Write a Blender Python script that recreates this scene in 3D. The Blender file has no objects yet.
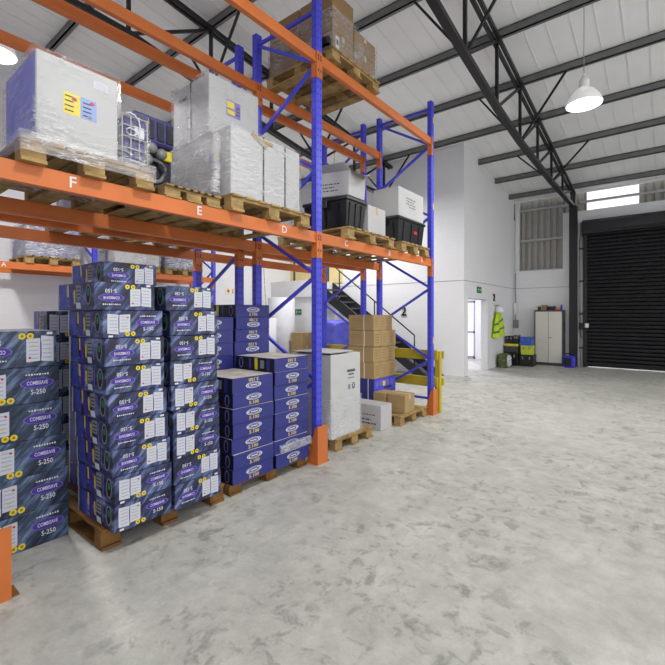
import bpy, bmesh, math, random
from mathutils import Vector, Matrix, noise
random.seed(7)
PI = math.pi
SC = bpy.context.scene
COL = SC.collection
V = Vector

# ------------------------------------------------------------------ materials
MATS = {}
def nd(nt, t, **kw):
    n = nt.nodes.new(t)
    for k, v in kw.items(): setattr(n, k, v)
    return n
def M(name, col, rough=0.55, metal=0.0, var=0.0, vscale=6.0, bump=0.0, bscale=40.0, spec=0.5, stretch=None, emit=None, estr=0.0, coat=0.0):
    if name in MATS: return MATS[name]
    m = bpy.data.materials.new(name); m.use_nodes = True
    nt = m.node_tree; b = nt.nodes['Principled BSDF']
    b.inputs['Base Color'].default_value = (*col, 1); b.inputs['Roughness'].default_value = rough
    b.inputs['Metallic'].default_value = metal; b.inputs['Specular IOR Level'].default_value = spec
    b.inputs['Coat Weight'].default_value = coat
    tc = nd(nt, 'ShaderNodeTexCoord'); src = tc.outputs['Object']
    if stretch:
        mp = nd(nt, 'ShaderNodeMapping'); mp.inputs['Scale'].default_value = stretch
        nt.links.new(src, mp.inputs[0]); src = mp.outputs[0]
    if var > 0:
        n = nd(nt, 'ShaderNodeTexNoise'); n.inputs['Scale'].default_value = vscale; n.inputs['Detail'].default_value = 5
        nt.links.new(src, n.inputs['Vector'])
        r = nd(nt, 'ShaderNodeValToRGB')
        r.color_ramp.elements[0].position = 0.3; r.color_ramp.elements[1].position = 0.7
        r.color_ramp.elements[0].color = (*[c*(1-var) for c in col], 1)
        r.color_ramp.elements[1].color = (*[min(1, c*(1+var)) for c in col], 1)
        nt.links.new(n.outputs['Fac'], r.inputs[0]); nt.links.new(r.outputs[0], b.inputs['Base Color'])
    if bump > 0:
        n2 = nd(nt, 'ShaderNodeTexNoise'); n2.inputs['Scale'].default_value = bscale; n2.inputs['Detail'].default_value = 4
        nt.links.new(src, n2.inputs['Vector'])
        bp = nd(nt, 'ShaderNodeBump'); bp.inputs['Strength'].default_value = bump; bp.inputs['Distance'].default_value = 0.01
        nt.links.new(n2.outputs['Fac'], bp.inputs['Height']); nt.links.new(bp.outputs[0], b.inputs['Normal'])
    if emit:
        b.inputs['Emission Color'].default_value = (*emit, 1); b.inputs['Emission Strength'].default_value = estr
    MATS[name] = m
    return m

def srgb(r, g, b):
    f = lambda c: ((c/255+0.055)/1.055)**2.4 if c > 10.31 else c/255/12.92
    return (f(r), f(g), f(b))

ORANGE = M('orange_paint', srgb(204, 112, 52), 0.45, var=0.10, vscale=3, bump=0.05)
BLUE = M('blue_paint', srgb(74, 76, 212), 0.45, var=0.08, vscale=3)
SLOT = M('slot_dark', (0.01, 0.01, 0.03), 0.8)
STEELD = M('dark_steel', srgb(24, 24, 26), 0.5, var=0.15)
PURL = M('purlin_steel', srgb(112, 112, 112), 0.45, 0.2, var=0.12)
ROOFW = M('roof_sheet', srgb(240, 240, 239), 0.45, var=0.04, vscale=1.5)
ROOFR = M('roof_rib', srgb(226, 226, 225), 0.5)
WHITE = M('white_paint', srgb(225, 225, 225), 0.6, var=0.02)
WOOD = M('pallet_wood', srgb(160, 132, 82), 0.8, var=0.35, vscale=9, bump=0.2, stretch=(1, 1, 3))
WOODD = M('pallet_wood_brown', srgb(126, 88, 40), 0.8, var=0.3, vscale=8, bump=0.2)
CARD = M('kraft_card', srgb(166, 140, 96), 0.75, var=0.10, vscale=4)
CARDD = M('kraft_card_dark', srgb(140, 112, 76), 0.75, var=0.10, vscale=4)
CARDW = M('white_card', srgb(186, 186, 186), 0.6, var=0.05, vscale=3)
TAPE = M('packing_tape', srgb(196, 172, 128), 0.3)
BLACKP = M('black_plastic', srgb(24, 24, 27), 0.4, var=0.1, bump=0.03)
BLACK = M('black_matt', (0.008, 0.008, 0.009), 0.7)
STRAPK = M('strap_black', (0.015, 0.015, 0.015), 0.5)
STRAPW = M('strap_white', (0.8, 0.8, 0.8), 0.5)
INK = M('dark_ink', (0.03, 0.03, 0.035), 0.7)
PAPER = M('label_paper', srgb(204, 206, 214), 0.6)
PRINTG = M('label_print_grey', srgb(170, 172, 190), 0.6)
YEL = M('yellow_print', srgb(226, 206, 40), 0.5)
PURP = M('purple_print', srgb(70, 44, 150), 0.5)
WHITEI = M('white_ink', (0.7, 0.7, 0.74), 0.5)
LILAC = M('lilac_print', srgb(120, 110, 190), 0.5)
GREYP = M('grey_print', srgb(132, 134, 142), 0.6)
GREENP = M('green_sign', srgb(20, 120, 70), 0.5)
BLUEP = M('blue_panel_print', srgb(66, 78, 168), 0.5, var=0.3, vscale=14)
REDP = M('red_print', srgb(190, 40, 36), 0.5)
DBLUE = M('royal_carton', srgb(44, 48, 124), 0.42, var=0.08, vscale=5)
DUSTY = M('dusty_top', srgb(205, 200, 188), 0.75, var=0.25, vscale=5)
NAVY = M('navy_end', srgb(18, 19, 40), 0.5)
YELP = M('yellow_barrier_paint', srgb(192, 172, 44), 0.5, var=0.12, vscale=6)
WARMROOM = M('cream_lit_room', srgb(226, 206, 150), 0.7, var=0.06)  # warm room light put into the colour of a flat panel
GREYM = M('grey_metal', srgb(150, 150, 152), 0.4, 0.3)
DGREY = M('dark_grey_metal', srgb(70, 70, 74), 0.45)
CABF = M('cabinet_front', srgb(210, 207, 198), 0.45, var=0.02)
LAMPE = M('lamp_diffuser', (1, 1, 1), 0.4, emit=(1, 0.99, 0.97), estr=2.2)
CORD = M('lamp_cord', srgb(150, 150, 150), 0.6)
CURT = M('roller_curtain', srgb(22, 22, 26), 0.55, var=0.1, spec=0.3)
CLAD = M('cladding_sheet', srgb(160, 157, 150), 0.5, var=0.05)
TARP = M('blue_tarp', srgb(92, 96, 205), 0.5, var=0.15, vscale=5, bump=0.2, bscale=12)
HIVIS = M('hivis_fabric', srgb(196, 232, 40), 0.7, var=0.1, vscale=12)
REFL = M('reflective_tape', srgb(120, 124, 122), 0.35, 0.3)
CAMO = M('olive_fabric', srgb(84, 96, 60), 0.85, var=0.5, vscale=14)
ORG = M('orange_plastic', srgb(224, 96, 30), 0.5)
LIME = M('lime_plastic', srgb(196, 204, 50), 0.5, var=0.1)
BLUEPL = M('blue_plastic', srgb(48, 88, 190), 0.45)
HEATB = M('heater_blue', srgb(56, 52, 190), 0.4)
MACHD = M('machine_dark', srgb(44, 44, 58), 0.45, 0.2, var=0.35, vscale=12)
MACHB = M('machine_blue', srgb(66, 64, 120), 0.5, var=0.35, vscale=14)
TUBEG = M('hose_grey', srgb(130, 130, 132), 0.4)
FOAM = M('white_foam_roll', srgb(216, 216, 222), 0.6, var=0.06, vscale=5, bump=0.15, bscale=10)
ALU = M('aluminium_frame', srgb(168, 162, 182), 0.5)
BRONZE = M('dark_bronze', srgb(74, 60, 50), 0.4, 0.5)
GALV = M('galvanised', srgb(178, 178, 180), 0.4, 0.2, var=0.08)

def film_mat(name, base, strength, tint=(0.8, 0.81, 0.84)):
    m = bpy.data.materials.new(name); m.use_nodes = True
    nt = m.node_tree; b = nt.nodes['Principled BSDF']; out = nt.nodes['Material Output']
    b.inputs['Base Color'].default_value = (*tint, 1); b.inputs['Roughness'].default_value = 0.12
    b.inputs['Specular IOR Level'].default_value = 0.8
    tc = nd(nt, 'ShaderNodeTexCoord'); mp = nd(nt, 'ShaderNodeMapping')
    mp.inputs['Scale'].default_value = (0.9, 0.9, 6.0); mp.inputs['Rotation'].default_value = (0.35, 0.2, 0.2)
    n = nd(nt, 'ShaderNodeTexNoise'); n.inputs['Scale'].default_value = 8; n.inputs['Detail'].default_value = 8; n.inputs['Roughness'].default_value = 0.65; n.inputs['Distortion'].default_value = 0.5
    nt.links.new(tc.outputs['Object'], mp.inputs[0]); nt.links.new(mp.outputs[0], n.inputs['Vector'])
    def glint_ridge(src, w):  # narrow white lines stand in for glints along the film creases
        a = nd(nt, 'ShaderNodeMath', operation='SUBTRACT'); a.inputs[1].default_value = 0.5; nt.links.new(src, a.inputs[0])
        c = nd(nt, 'ShaderNodeMath', operation='ABSOLUTE'); nt.links.new(a.outputs[0], c.inputs[0])
        g = nd(nt, 'ShaderNodeMapRange'); g.inputs[1].default_value = 0.0; g.inputs[2].default_value = w; g.inputs[3].default_value = 1.0; g.inputs[4].default_value = 0.0
        nt.links.new(c.outputs[0], g.inputs[0]); return g.outputs[0]
    mp2 = nd(nt, 'ShaderNodeMapping'); mp2.inputs['Scale'].default_value = (1.0, 1.0, 4.0); mp2.inputs['Rotation'].default_value = (-0.5, -0.3, 0.1)
    n2 = nd(nt, 'ShaderNodeTexNoise'); n2.inputs['Scale'].default_value = 3.5; n2.inputs['Detail'].default_value = 4; n2.inputs['Distortion'].default_value = 0.3
    nt.links.new(tc.outputs['Object'], mp2.inputs[0]); nt.links.new(mp2.outputs[0], n2.inputs['Vector'])
    mxx = nd(nt, 'ShaderNodeMath', operation='MAXIMUM'); nt.links.new(glint_ridge(n.outputs['Fac'], 0.035), mxx.inputs[0]); nt.links.new(glint_ridge(n2.outputs['Fac'], 0.02), mxx.inputs[1])
    n3 = nd(nt, 'ShaderNodeTexNoise'); n3.inputs['Scale'].default_value = 4.0; nt.links.new(tc.outputs['Object'], n3.inputs['Vector'])
    gate = nd(nt, 'ShaderNodeMapRange'); gate.inputs[1].default_value = 0.38; gate.inputs[2].default_value = 0.62; nt.links.new(n3.outputs['Fac'], gate.inputs[0])
    ml = nd(nt, 'ShaderNodeMath', operation='MULTIPLY'); nt.links.new(mxx.outputs[0], ml.inputs[0]); nt.links.new(gate.outputs[0], ml.inputs[1])
    r = nd(nt, 'ShaderNodeMapRange'); r.inputs[1].default_value = 0.0; r.inputs[2].default_value = 1.0
    r.inputs[3].default_value = base; r.inputs[4].default_value = strength
    nt.links.new(ml.outputs[0], r.inputs[0])
    bp = nd(nt, 'ShaderNodeBump'); bp.inputs['Strength'].default_value = 0.9; bp.inputs['Distance'].default_value = 0.02
    nt.links.new(n.outputs['Fac'], bp.inputs['Height']); nt.links.new(bp.outputs[0], b.inputs['Normal'])
    tr = nd(nt, 'ShaderNodeBsdfTransparent'); mx = nd(nt, 'ShaderNodeMixShader')
    nt.links.new(r.outputs[0], mx.inputs[0]); nt.links.new(tr.outputs[0], mx.inputs[1]); nt.links.new(b.outputs[0], mx.inputs[2])
    nt.links.new(mx.outputs[0], out.inputs['Surface'])
    return m
FILM = film_mat('stretch_film', 0.07, 0.75)
FILMH = film_mat('stretch_film_heavy', 0.25, 0.9, (0.86, 0.86, 0.89))

def glass_mat(name, fac, col):
    m = bpy.data.materials.new(name); m.use_nodes = True
    nt = m.node_tree; b = nt.nodes['Principled BSDF']; out = nt.nodes['Material Output']
    b.inputs['Base Color'].default_value = (*col, 1); b.inputs['Roughness'].default_value = 0.1
    tr = nd(nt, 'ShaderNodeBsdfTransparent'); mx = nd(nt, 'ShaderNodeMixShader'); mx.inputs[0].default_value = fac
    nt.links.new(tr.outputs[0], mx.inputs[1]); nt.links.new(b.outputs[0], mx.inputs[2]); nt.links.new(mx.outputs[0], out.inputs['Surface'])
    return m
GLASS = glass_mat('door_glass', 0.1, (0.9, 0.9, 0.95))
LAMPB = glass_mat('lamp_bell_acrylic', 0.88, (0.62, 0.62, 0.61))
TRANSL = glass_mat('translucent_sheet', 0.12, (0.95, 0.95, 0.98))

def carton_art(lo, mid, hi, name):
    # printed diagonal silk streaks, navy to pale blue
    m = bpy.data.materials.new(name); m.use_nodes = True
    nt = m.node_tree; b = nt.nodes['Principled BSDF']; b.inputs['Roughness'].default_value = 0.4
    tc = nd(nt, 'ShaderNodeTexCoord'); oi = nd(nt, 'ShaderNodeObjectInfo')
    mp0 = nd(nt, 'ShaderNodeMapping'); mp0.inputs['Rotation'].default_value = (math.radians(-48), 0, 0)
    mp = nd(nt, 'ShaderNodeMapping'); mp.inputs['Scale'].default_value = (1.5, 1.5, 8)
    cb = nd(nt, 'ShaderNodeCombineXYZ')
    ml = nd(nt, 'ShaderNodeMath', operation='MULTIPLY'); ml.inputs[1].default_value = 9
    nt.links.new(oi.outputs['Random'], ml.inputs[0]); nt.links.new(ml.outputs[0], cb.inputs[1]); nt.links.new(cb.outputs[0], mp.inputs['Location'])
    nt.links.new(tc.outputs['Object'], mp0.inputs[0]); nt.links.new(mp0.outputs[0], mp.inputs[0])
    n = nd(nt, 'ShaderNodeTexNoise'); n.inputs['Scale'].default_value = 3.2; n.inputs['Detail'].default_value = 6; n.inputs['Roughness'].default_value = 0.6
    nt.links.new(mp.outputs[0], n.inputs['Vector'])
    r = nd(nt, 'ShaderNodeValToRGB'); e = r.color_ramp.elements
    e[0].position = 0.37; e[0].color = (*srgb(*lo), 1)
    e[1].position = 0.70; e[1].color = (*srgb(*hi), 1)
    k = e.new(0.51); k.color = (*srgb(*mid), 1)
    nt.links.new(n.outputs['Fac'], r.inputs[0]); nt.links.new(r.outputs[0], b.inputs['Base Color'])
    return m
ART = carton_art((19, 22, 44), (48, 57, 98), (134, 150, 196), 'streaky_blue_print')
ART2 = carton_art((22, 30, 50), (48, 65, 94), (122, 142, 176), 'streaky_steel_blue_print')

def wall_mat(name, axis, col):
    m = bpy.data.materials.new(name); m.use_nodes = True
    nt = m.node_tree; b = nt.nodes['Principled BSDF']; b.inputs['Roughness'].default_value = 0.55
    tc = nd(nt, 'ShaderNodeTexCoord'); sp = nd(nt, 'ShaderNodeSeparateXYZ'); cb = nd(nt, 'ShaderNodeCombineXYZ')
    nt.links.new(tc.outputs['Object'], sp.inputs[0])
    nt.links.new(sp.outputs[axis], cb.inputs[0]); nt.links.new(sp.outputs[2], cb.inputs[1])
    br = nd(nt, 'ShaderNodeTexBrick'); br.inputs['Scale'].default_value = 1.0
    br.inputs['Brick Width'].default_value = 0.39; br.inputs['Row Height'].default_value = 0.2; br.inputs['Mortar Size'].default_value = 0.006
    br.inputs['Mortar Smooth'].default_value = 0.6
    br.inputs['Color1'].default_value = (1, 1, 1, 1); br.inputs['Color2'].default_value = (0.97, 0.97, 0.97, 1); br.inputs['Mortar'].default_value = (0.9, 0.9, 0.9, 1)
    nt.links.new(cb.outputs[0], br.inputs['Vector'])
    n = nd(nt, 'ShaderNodeTexNoise'); n.inputs['Scale'].default_value = 0.9; n.inputs['Detail'].default_value = 5
    nt.links.new(tc.outputs['Object'], n.inputs['Vector'])
    r = nd(nt, 'ShaderNodeValToRGB'); r.color_ramp.elements[0].color = (*[c*0.93 for c in col], 1); r.color_ramp.elements[1].color = (*col, 1)
    nt.links.new(n.outputs['Fac'], r.inputs[0])
    mx = nd(nt, 'ShaderNodeMix', data_type='RGBA', blend_type='MULTIPLY'); mx.inputs[0].default_value = 0.5
    nt.links.new(r.outputs[0], mx.inputs[6]); nt.links.new(br.outputs['Color'], mx.inputs[7]); nt.links.new(mx.outputs[2], b.inputs['Base Color'])
    bp = nd(nt, 'ShaderNodeBump'); bp.inputs['Strength'].default_value = 0.35; bp.inputs['Distance'].default_value = 0.006
    nt.links.new(br.outputs['Fac'], bp.inputs['Height']); bp.invert = True; nt.links.new(bp.outputs[0], b.inputs['Normal'])
    return m
WALLX = wall_mat('painted_block_x', 1, srgb(232, 232, 234))
WALLY = wall_mat('painted_block_y', 0, srgb(232, 232, 234))

def floor_mat():
    m = bpy.data.materials.new('worn_concrete'); m.use_nodes = True
    nt = m.node_tree; b = nt.nodes['Principled BSDF']
    tc = nd(nt, 'ShaderNodeTexCoord'); O = tc.outputs['Object']
    def nz(scale, det, dist=0.0, st=None, loc=(0, 0, 0)):
        mp = nd(nt, 'ShaderNodeMapping'); mp.inputs['Location'].default_value = loc
        if st: mp.inputs['Scale'].default_value = st
        nt.links.new(O, mp.inputs[0])
        n = nd(nt, 'ShaderNodeTexNoise'); n.inputs['Scale'].default_value = scale; n.inputs['Detail'].default_value = det
        n.inputs['Distortion'].default_value = dist; n.inputs['Roughness'].default_value = 0.6
        nt.links.new(mp.outputs[0], n.inputs['Vector']); return n.outputs['Fac']
    def rng(src, a, c, lo, hi):
        r = nd(nt, 'ShaderNodeMapRange', interpolation_type='SMOOTHSTEP')
        r.inputs[1].default_value = a; r.inputs[2].default_value = c; r.inputs[3].default_value = lo; r.inputs[4].default_value = hi
        nt.links.new(src, r.inputs[0]); return r.outputs[0]
    def mul(a, c, op='MULTIPLY'):
        x = nd(nt, 'ShaderNodeMath', operation=op)
        for i, s in enumerate((a, c)):
            if isinstance(s, float): x.inputs[i].default_value = s
            else: nt.links.new(s, x.inputs[i])
        return x.outputs[0]
    big = rng(nz(0.8, 4), 0.35, 0.7, 0.94, 1.05)
    mid = mul(rng(nz(3.0, 8, 0.4), 0.3, 0.7, 0.88, 1.07), rng(nz(9.0, 8, 0.3, loc=(1, 8, 0)), 0.3, 0.7, 0.90, 1.06))
    area = rng(nz(0.8, 3, 0.3, loc=(3.1, 1.7, 0)), 0.36, 0.58, 0.15, 1.0)
    sm = rng(nz(7.5, 3, 0.35, st=(1, 0.7, 1)), 0.54, 0.66, 0.0, 1.0)
    sm2 = rng(nz(13.0, 3, 0.4, st=(0.7, 1, 1), loc=(5, 2, 0)), 0.54, 0.68, 0.0, 0.8)
    dark = mul(area, mul(sm, sm2, 'MAXIMUM'))
    dark = mul(dark, rng(nz(40, 6), 0.3, 0.7, 0.6, 1.1))
    dk = mul(1.0, mul(dark, 0.42), 'SUBTRACT')
    scr = rng(nz(2.2, 5, 2.5, loc=(9, 4, 0)), 0.492, 0.508, 0.0, 1.0)
    scr = mul(scr, mul(1.0, scr, 'SUBTRACT'))
    scr = mul(1.0, mul(scr, 0.35), 'SUBTRACT')
    fac = mul(mul(mul(big, mid), dk), scr)
    fine = rng(nz(60, 6), 0.3, 0.7, 0.96, 1.04)
    fac = mul(fac, fine)
    mx = nd(nt, 'ShaderNodeVectorMath', operation='SCALE'); mx.inputs[0].default_value = srgb(192, 191, 183)
    nt.links.new(fac, mx.inputs['Scale']); nt.links.new(mx.outputs[0], b.inputs['Base Color'])
    nt.links.new(rng(nz(3.0, 6, 0.4), 0.3, 0.7, 0.55, 0.4), b.inputs['Roughness'])
    b.inputs['Specular IOR Level'].default_value = 0.35
    bp = nd(nt, 'ShaderNodeBump'); bp.inputs['Strength'].default_value = 0.12; bp.inputs['Distance'].default_value = 0.01
    nt.links.new(fac, bp.inputs['Height']); nt.links.new(bp.outputs[0], b.inputs['Normal'])
    return m
FLOORM = floor_mat()

# ------------------------------------------------------------------ mesh builder
_TXT = {}
def text_geo(s, bold=False):
    if s in _TXT: return _TXT[s]
    cu = bpy.data.curves.new('tmp_text', 'FONT'); cu.body = s; cu.align_x = 'CENTER'; cu.align_y = 'CENTER'; cu.size = 1.0; cu.resolution_u = 2; cu.offset = 0.012
    ob = bpy.data.objects.new('tmp_text', cu); COL.objects.link(ob)
    dg = bpy.context.evaluated_depsgraph_get(); dg.update()
    me = bpy.data.meshes.new_from_object(ob.evaluated_get(dg))
    vs = [v.co.copy() for v in me.vertices]; fs = [list(p.vertices) for p in me.polygons]
    bpy.data.objects.remove(ob); bpy.data.curves.remove(cu); bpy.data.meshes.remove(me)
    _TXT[s] = (vs, fs); return vs, fs

class MB:
    def __init__(s): s.bm = bmesh.new()
    def face(s, pts, mi=0):
        f = s.bm.faces.new([s.bm.verts.new(p) for p in pts]); f.material_index = mi; return f
    def box(s, x0, x1, y0, y1, z0, z1, mi=0, bev=0.0, mats=None):
        x0, x1 = min(x0, x1), max(x0, x1); y0, y1 = min(y0, y1), max(y0, y1); z0, z1 = min(z0, z1), max(z0, z1)
        p = [s.bm.verts.new(c) for c in ((x0,y0,z0),(x1,y0,z0),(x1,y1,z0),(x0,y1,z0),(x0,y0,z1),(x1,y0,z1),(x1,y1,z1),(x0,y1,z1))]
        # order: bottom, top, -Y, +X, +Y, -X
        fs = []
        for i, q in enumerate(((0,3,2,1),(4,5,6,7),(0,1,5,4),(1,2,6,5),(2,3,7,6),(3,0,4,7))):
            f = s.bm.faces.new([p[k] for k in q]); f.material_index = mats[i] if mats else mi; fs.append(f)
        if bev > 0:
            es = list({e for f in fs for e in f.edges})
            bmesh.ops.bevel(s.bm, geom=es, offset=bev, segments=1, affect='EDGES', profile=0.5)
        return s
    def bar(s, p, q, w, h=None, mi=0, up=(0, 0, 1)):
        h = h or w; p = V(p); q = V(q); d = (q-p).normalized(); u = V(up)
        if abs(d.dot(u)) > 0.98: u = V((1, 0, 0))
        a = d.cross(u).normalized(); c = a.cross(d).normalized()
        ring = [(-1,-1),(1,-1),(1,1),(-1,1)]
        A = [s.bm.verts.new(p + a*i*w/2 + c*j*h/2) for i, j in ring]; B = [s.bm.verts.new(q + a*i*w/2 + c*j*h/2) for i, j in ring]
        for k in range(4):
            f = s.bm.faces.new((A[k], A[(k+1)%4], B[(k+1)%4], B[k])); f.material_index = mi
        s.bm.faces.new(A[::-1]).material_index = mi; s.bm.faces.new(B).material_index = mi
        return s
    def tube(s, pts, r, n=8, mi=0, closed=False):
        pts = [V(p) for p in pts]; rings = []; N = len(pts)
        for i, p in enumerate(pts):
            if closed: d = pts[(i+1) % N] - pts[i-1]
            else: d = pts[min(i+1, N-1)] - pts[max(i-1, 0)]
            d.normalize(); u = V((0, 0, 1)) if abs(d.z) < 0.95 else V((1, 0, 0))
            a = d.cross(u).normalized(); c = a.cross(d).normalized()
            rings.append([s.bm.verts.new(p + a*math.cos(2*PI*k/n)*r + c*math.sin(2*PI*k/n)*r) for k in range(n)])
        for i in range(N if closed else N-1):
            A, B = rings[i], rings[(i+1) % N]
            for k in range(n):
                f = s.bm.faces.new((A[k], A[(k+1)%n], B[(k+1)%n], B[k])); f.material_index = mi; f.smooth = True
        if not closed:
            s.bm.faces.new(rings[0][::-1]).material_index = mi; s.bm.faces.new(rings[-1]).material_index = mi
        return s
    def lathe(s, prof, c=(0, 0, 0), n=24, mi=0, axis='Z', smooth=True):
        c = V(c); rings = []
        for r, z in prof:
            ring = []
            for k in range(n):
                a = 2*PI*k/n; x, y = r*math.cos(a), r*math.sin(a)
                o = V((x, y, z)) if axis == 'Z' else (V((z, x, y)) if axis == 'X' else V((y, z, x)))
                ring.append(s.bm.verts.new(c+o))
            rings.append(ring)
        for A, B in zip(rings, rings[1:]):
            for k in range(n):
                f = s.bm.faces.new((A[k], A[(k+1)%n], B[(k+1)%n], B[k])); f.material_index = mi; f.smooth = smooth
        if prof[0][0] > 1e-4: s.bm.faces.new(rings[0][::-1]).material_index = mi
        if prof[-1][0] > 1e-4: s.bm.faces.new(rings[-1]).material_index = mi
        return s
    def prism(s, poly, o, u, v, n, t, mi=0):
        # polygon (a,b) in the u,v plane at o, extruded t along n
        o, u, v, n = V(o), V(u), V(v), V(n)
        A = [s.bm.verts.new(o + u*a + v*b) for a, b in poly]; B = [s.bm.verts.new(o + u*a + v*b + n*t) for a, b in poly]
        s.bm.faces.new(A[::-1]).material_index = mi; s.bm.faces.new(B).material_index = mi
        for k in range(len(poly)):
            j = (k+1) % len(poly); s.bm.faces.new((A[k], A[j], B[j], B[k])).material_index = mi
        return s
    def text(s, t, o, u, v, size, mi=0, sx=1.0):
        vs, fs = text_geo(t); o, u, v = V(o), V(u), V(v)
        vv = [s.bm.verts.new(o + u*(p.x*size*sx) + v*(p.y*size)) for p in vs]
        for f in fs:
            try: s.bm.faces.new([vv[i] for i in f]).material_index = mi
            except ValueError: pass
        return s
    def rect(s, o, u, v, w, h, mi=0):
        o, u, v = V(o), V(u), V(v)
        s.face([o-u*w/2-v*h/2, o+u*w/2-v*h/2, o+u*w/2+v*h/2, o-u*w/2+v*h/2], mi); return s
    def disc(s, o, u, v, a, b, mi=0, n=18, inner=None):
        o, u, v = V(o), V(u), V(v)
        P = [o + u*a*math.cos(2*PI*k/n) + v*b*math.sin(2*PI*k/n) for k in range(n)]
        if inner is None: s.face(P, mi)
        else:
            Q = [o + (p-o)*inner for p in P]
            for k in range(n): s.face([P[k], P[(k+1)%n], Q[(k+1)%n], Q[k]], mi)
        return s
    def wrapbox(s, x0, x1, y0, y1, z0, z1, amp=0.012, step=0.08, mi=0, seed=0, flare=0.0, top=True, round_=0.0):
        # closed subdivided box skin, wrinkled
        def pt(fx, fy, fz):
            p = V((x0+(x1-x0)*fx, y0+(y1-y0)*fy, z0+(z1-z0)*fz))
            q = noise.noise_vector(V((p.x*5+seed*3.1, p.y*5, p.z*9)))
            k = flare*max(0, 1-fz*5)
            cx, cy = (x0+x1)/2, (y0+y1)/2
            p.x += q.x*amp + (k if fx > .5 else -k); p.y += q.y*amp + (k if fy > .5 else -k); p.z += q.z*amp*0.6*(1 if fz > 0.02 else 0)
            if round_ and fz > 0.98:
                p.z -= round_*(abs(2*fx-1)**4 + abs(2*fy-1)**4)*0.5
            return p
        nx = max(2, round((x1-x0)/step)); ny = max(2, round((y1-y0)/step)); nz = max(2, round((z1-z0)/step))
        cache = {}
        def vt(i, j, k):
            key = (i, j, k)
            if key not in cache: cache[key] = s.bm.verts.new(pt(i/nx, j/ny, k/nz))
            return cache[key]
        def q(a, b, c, d):
            f = s.bm.faces.new((a, b, c, d)); f.material_index = mi; f.smooth = True
        for k in range(nz):
            for i in range(nx):
                q(vt(i,0,k), vt(i+1,0,k), vt(i+1,0,k+1), vt(i,0,k+1)); q(vt(i+1,ny,k), vt(i,ny,k), vt(i,ny,k+1), vt(i+1,ny,k+1))
            for j in range(ny):
                q(vt(nx,j,k), vt(nx,j+1,k), vt(nx,j+1,k+1), vt(nx,j,k+1)); q(vt(0,j+1,k), vt(0,j,k), vt(0,j,k+1), vt(0,j+1,k+1))
        if top:
            for i in range(nx):
                for j in range(ny): q(vt(i,j,nz), vt(i+1,j,nz), vt(i+1,j+1,nz), vt(i,j+1,nz))
        return s
    def build(s, name, mats, parent=None, at=None, kind=None):
        # parent: coordinates given in world are made local to its root spot (WORLD), which has no rotation yet
        if not isinstance(mats, (list, tuple)): mats = [mats]
        org = V(at) if at is not None else (WORLD.get(parent, V((0, 0, 0))) if parent else V((0, 0, 0)))
        if org.length > 0: bmesh.ops.translate(s.bm, verts=s.bm.verts, vec=-org)
        me = bpy.data.meshes.new(name); s.bm.to_mesh(me); s.bm.free()
        for m in mats: me.materials.append(m)
        o = bpy.data.objects.new(name, me); COL.objects.link(o)
        if parent is not None: o.parent = parent; WORLD[o] = WORLD.get(parent, V((0, 0, 0)))
        else: o.location = org; WORLD[o] = org
        if kind: o['kind'] = kind
        return o
WORLD = {}
def tag(o, label, cat, group=None, kind=None):
    o['label'] = label; o['category'] = cat
    if group: o['group'] = group
    if kind: o['kind'] = kind
    return o
def empty(name, loc=(0, 0, 0), label=None, cat=None, group=None):
    o = bpy.data.objects.new(name, None); COL.objects.link(o); o.location = loc; WORLD[o] = V(loc); o.empty_display_size = 0.1
    if label: tag(o, label, cat, group)
    return o
def copy_tree(o, parent=None):
    c = o.copy(); COL.objects.link(c)
    if parent is not None: c.parent = parent
    for ch in list(o.children): copy_tree(ch, c)
    return c
PROTO = {}
def spawn(key, maker, loc, rot=(0, 0, 0), label='', cat='', group=None):
    # first use moves the original itself, later uses copy it with its parts
    if key not in PROTO: o = PROTO[key] = maker()
    else: o = copy_tree(PROTO[key])
    o.location = loc; o.rotation_euler = rot
    if 'group' in o and not group: del o['group']
    return tag(o, label, cat, group)
ORD = ['bottom', 'second', 'third', 'fourth', 'fifth', 'sixth', 'seventh', 'eighth', 'ninth', 'tenth', 'eleventh', 'twelfth']
UY, UZ, UX = (0, 1, 0), (0, 0, 1), (1, 0, 0)

# ------------------------------------------------------------------ setting
XL, XO, YO, YB = -10.2, -4.05, 10.5, 15.0
def roofz(y): return 5.47 + 0.12*(14.95 - y)
YN = -3.5   # near end of what is built

MB().box(XL-0.2, 8, YN, YB+0.6, -0.1, 0).build('floor', FLOORM, kind='structure')
# roof sheets, sloping, with ribs running up the slope
mb = MB()
for x0, x1, y0, y1 in ((XL-0.2, 7.0, YN, YB+0.15),):
    mb.prism([(y0, roofz(y0)), (y1, roofz(y1)), (y1, roofz(y1)+0.06), (y0, roofz(y0)+0.06)], (x0, 0, 0), UY, UZ, UX, x1-x0)
x = XL
while x < 7.0:
    mb.bar((x, YN, roofz(YN)-0.004), (x, YB+0.1, roofz(YB+0.1)-0.004), 0.012, 0.008, mi=1); x += 0.333
mb.build('ceiling', [ROOFW, ROOFR], kind='structure')
# left wall
mb = MB(); mb.prism([(YN, 0), (YB, 0), (YB, roofz(YB)), (YN, roofz(YN))], (XL, 0, 0), UY, UZ, (-1, 0, 0), 0.2)
mb.build('wall_left', WALLX, kind='structure')
mb = MB(); mb.box(XL, 2.2, YN-0.2, YN, 0, roofz(YN)); mb.box(2.2, 7.0, YN-0.2, YN, 5.2, roofz(YN)); mb.build('wall_near_added', WALLY, kind='structure')  # unseen wall behind the camera, added with its opening to shape the light
# office front wall (faces camera)
mb = MB(); mb.box(XL, XO-0.15, YO, YO+0.15, 0, roofz(YO+0.15)-0.002)
mb.build('wall_office', WALLY, kind='structure')
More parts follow.
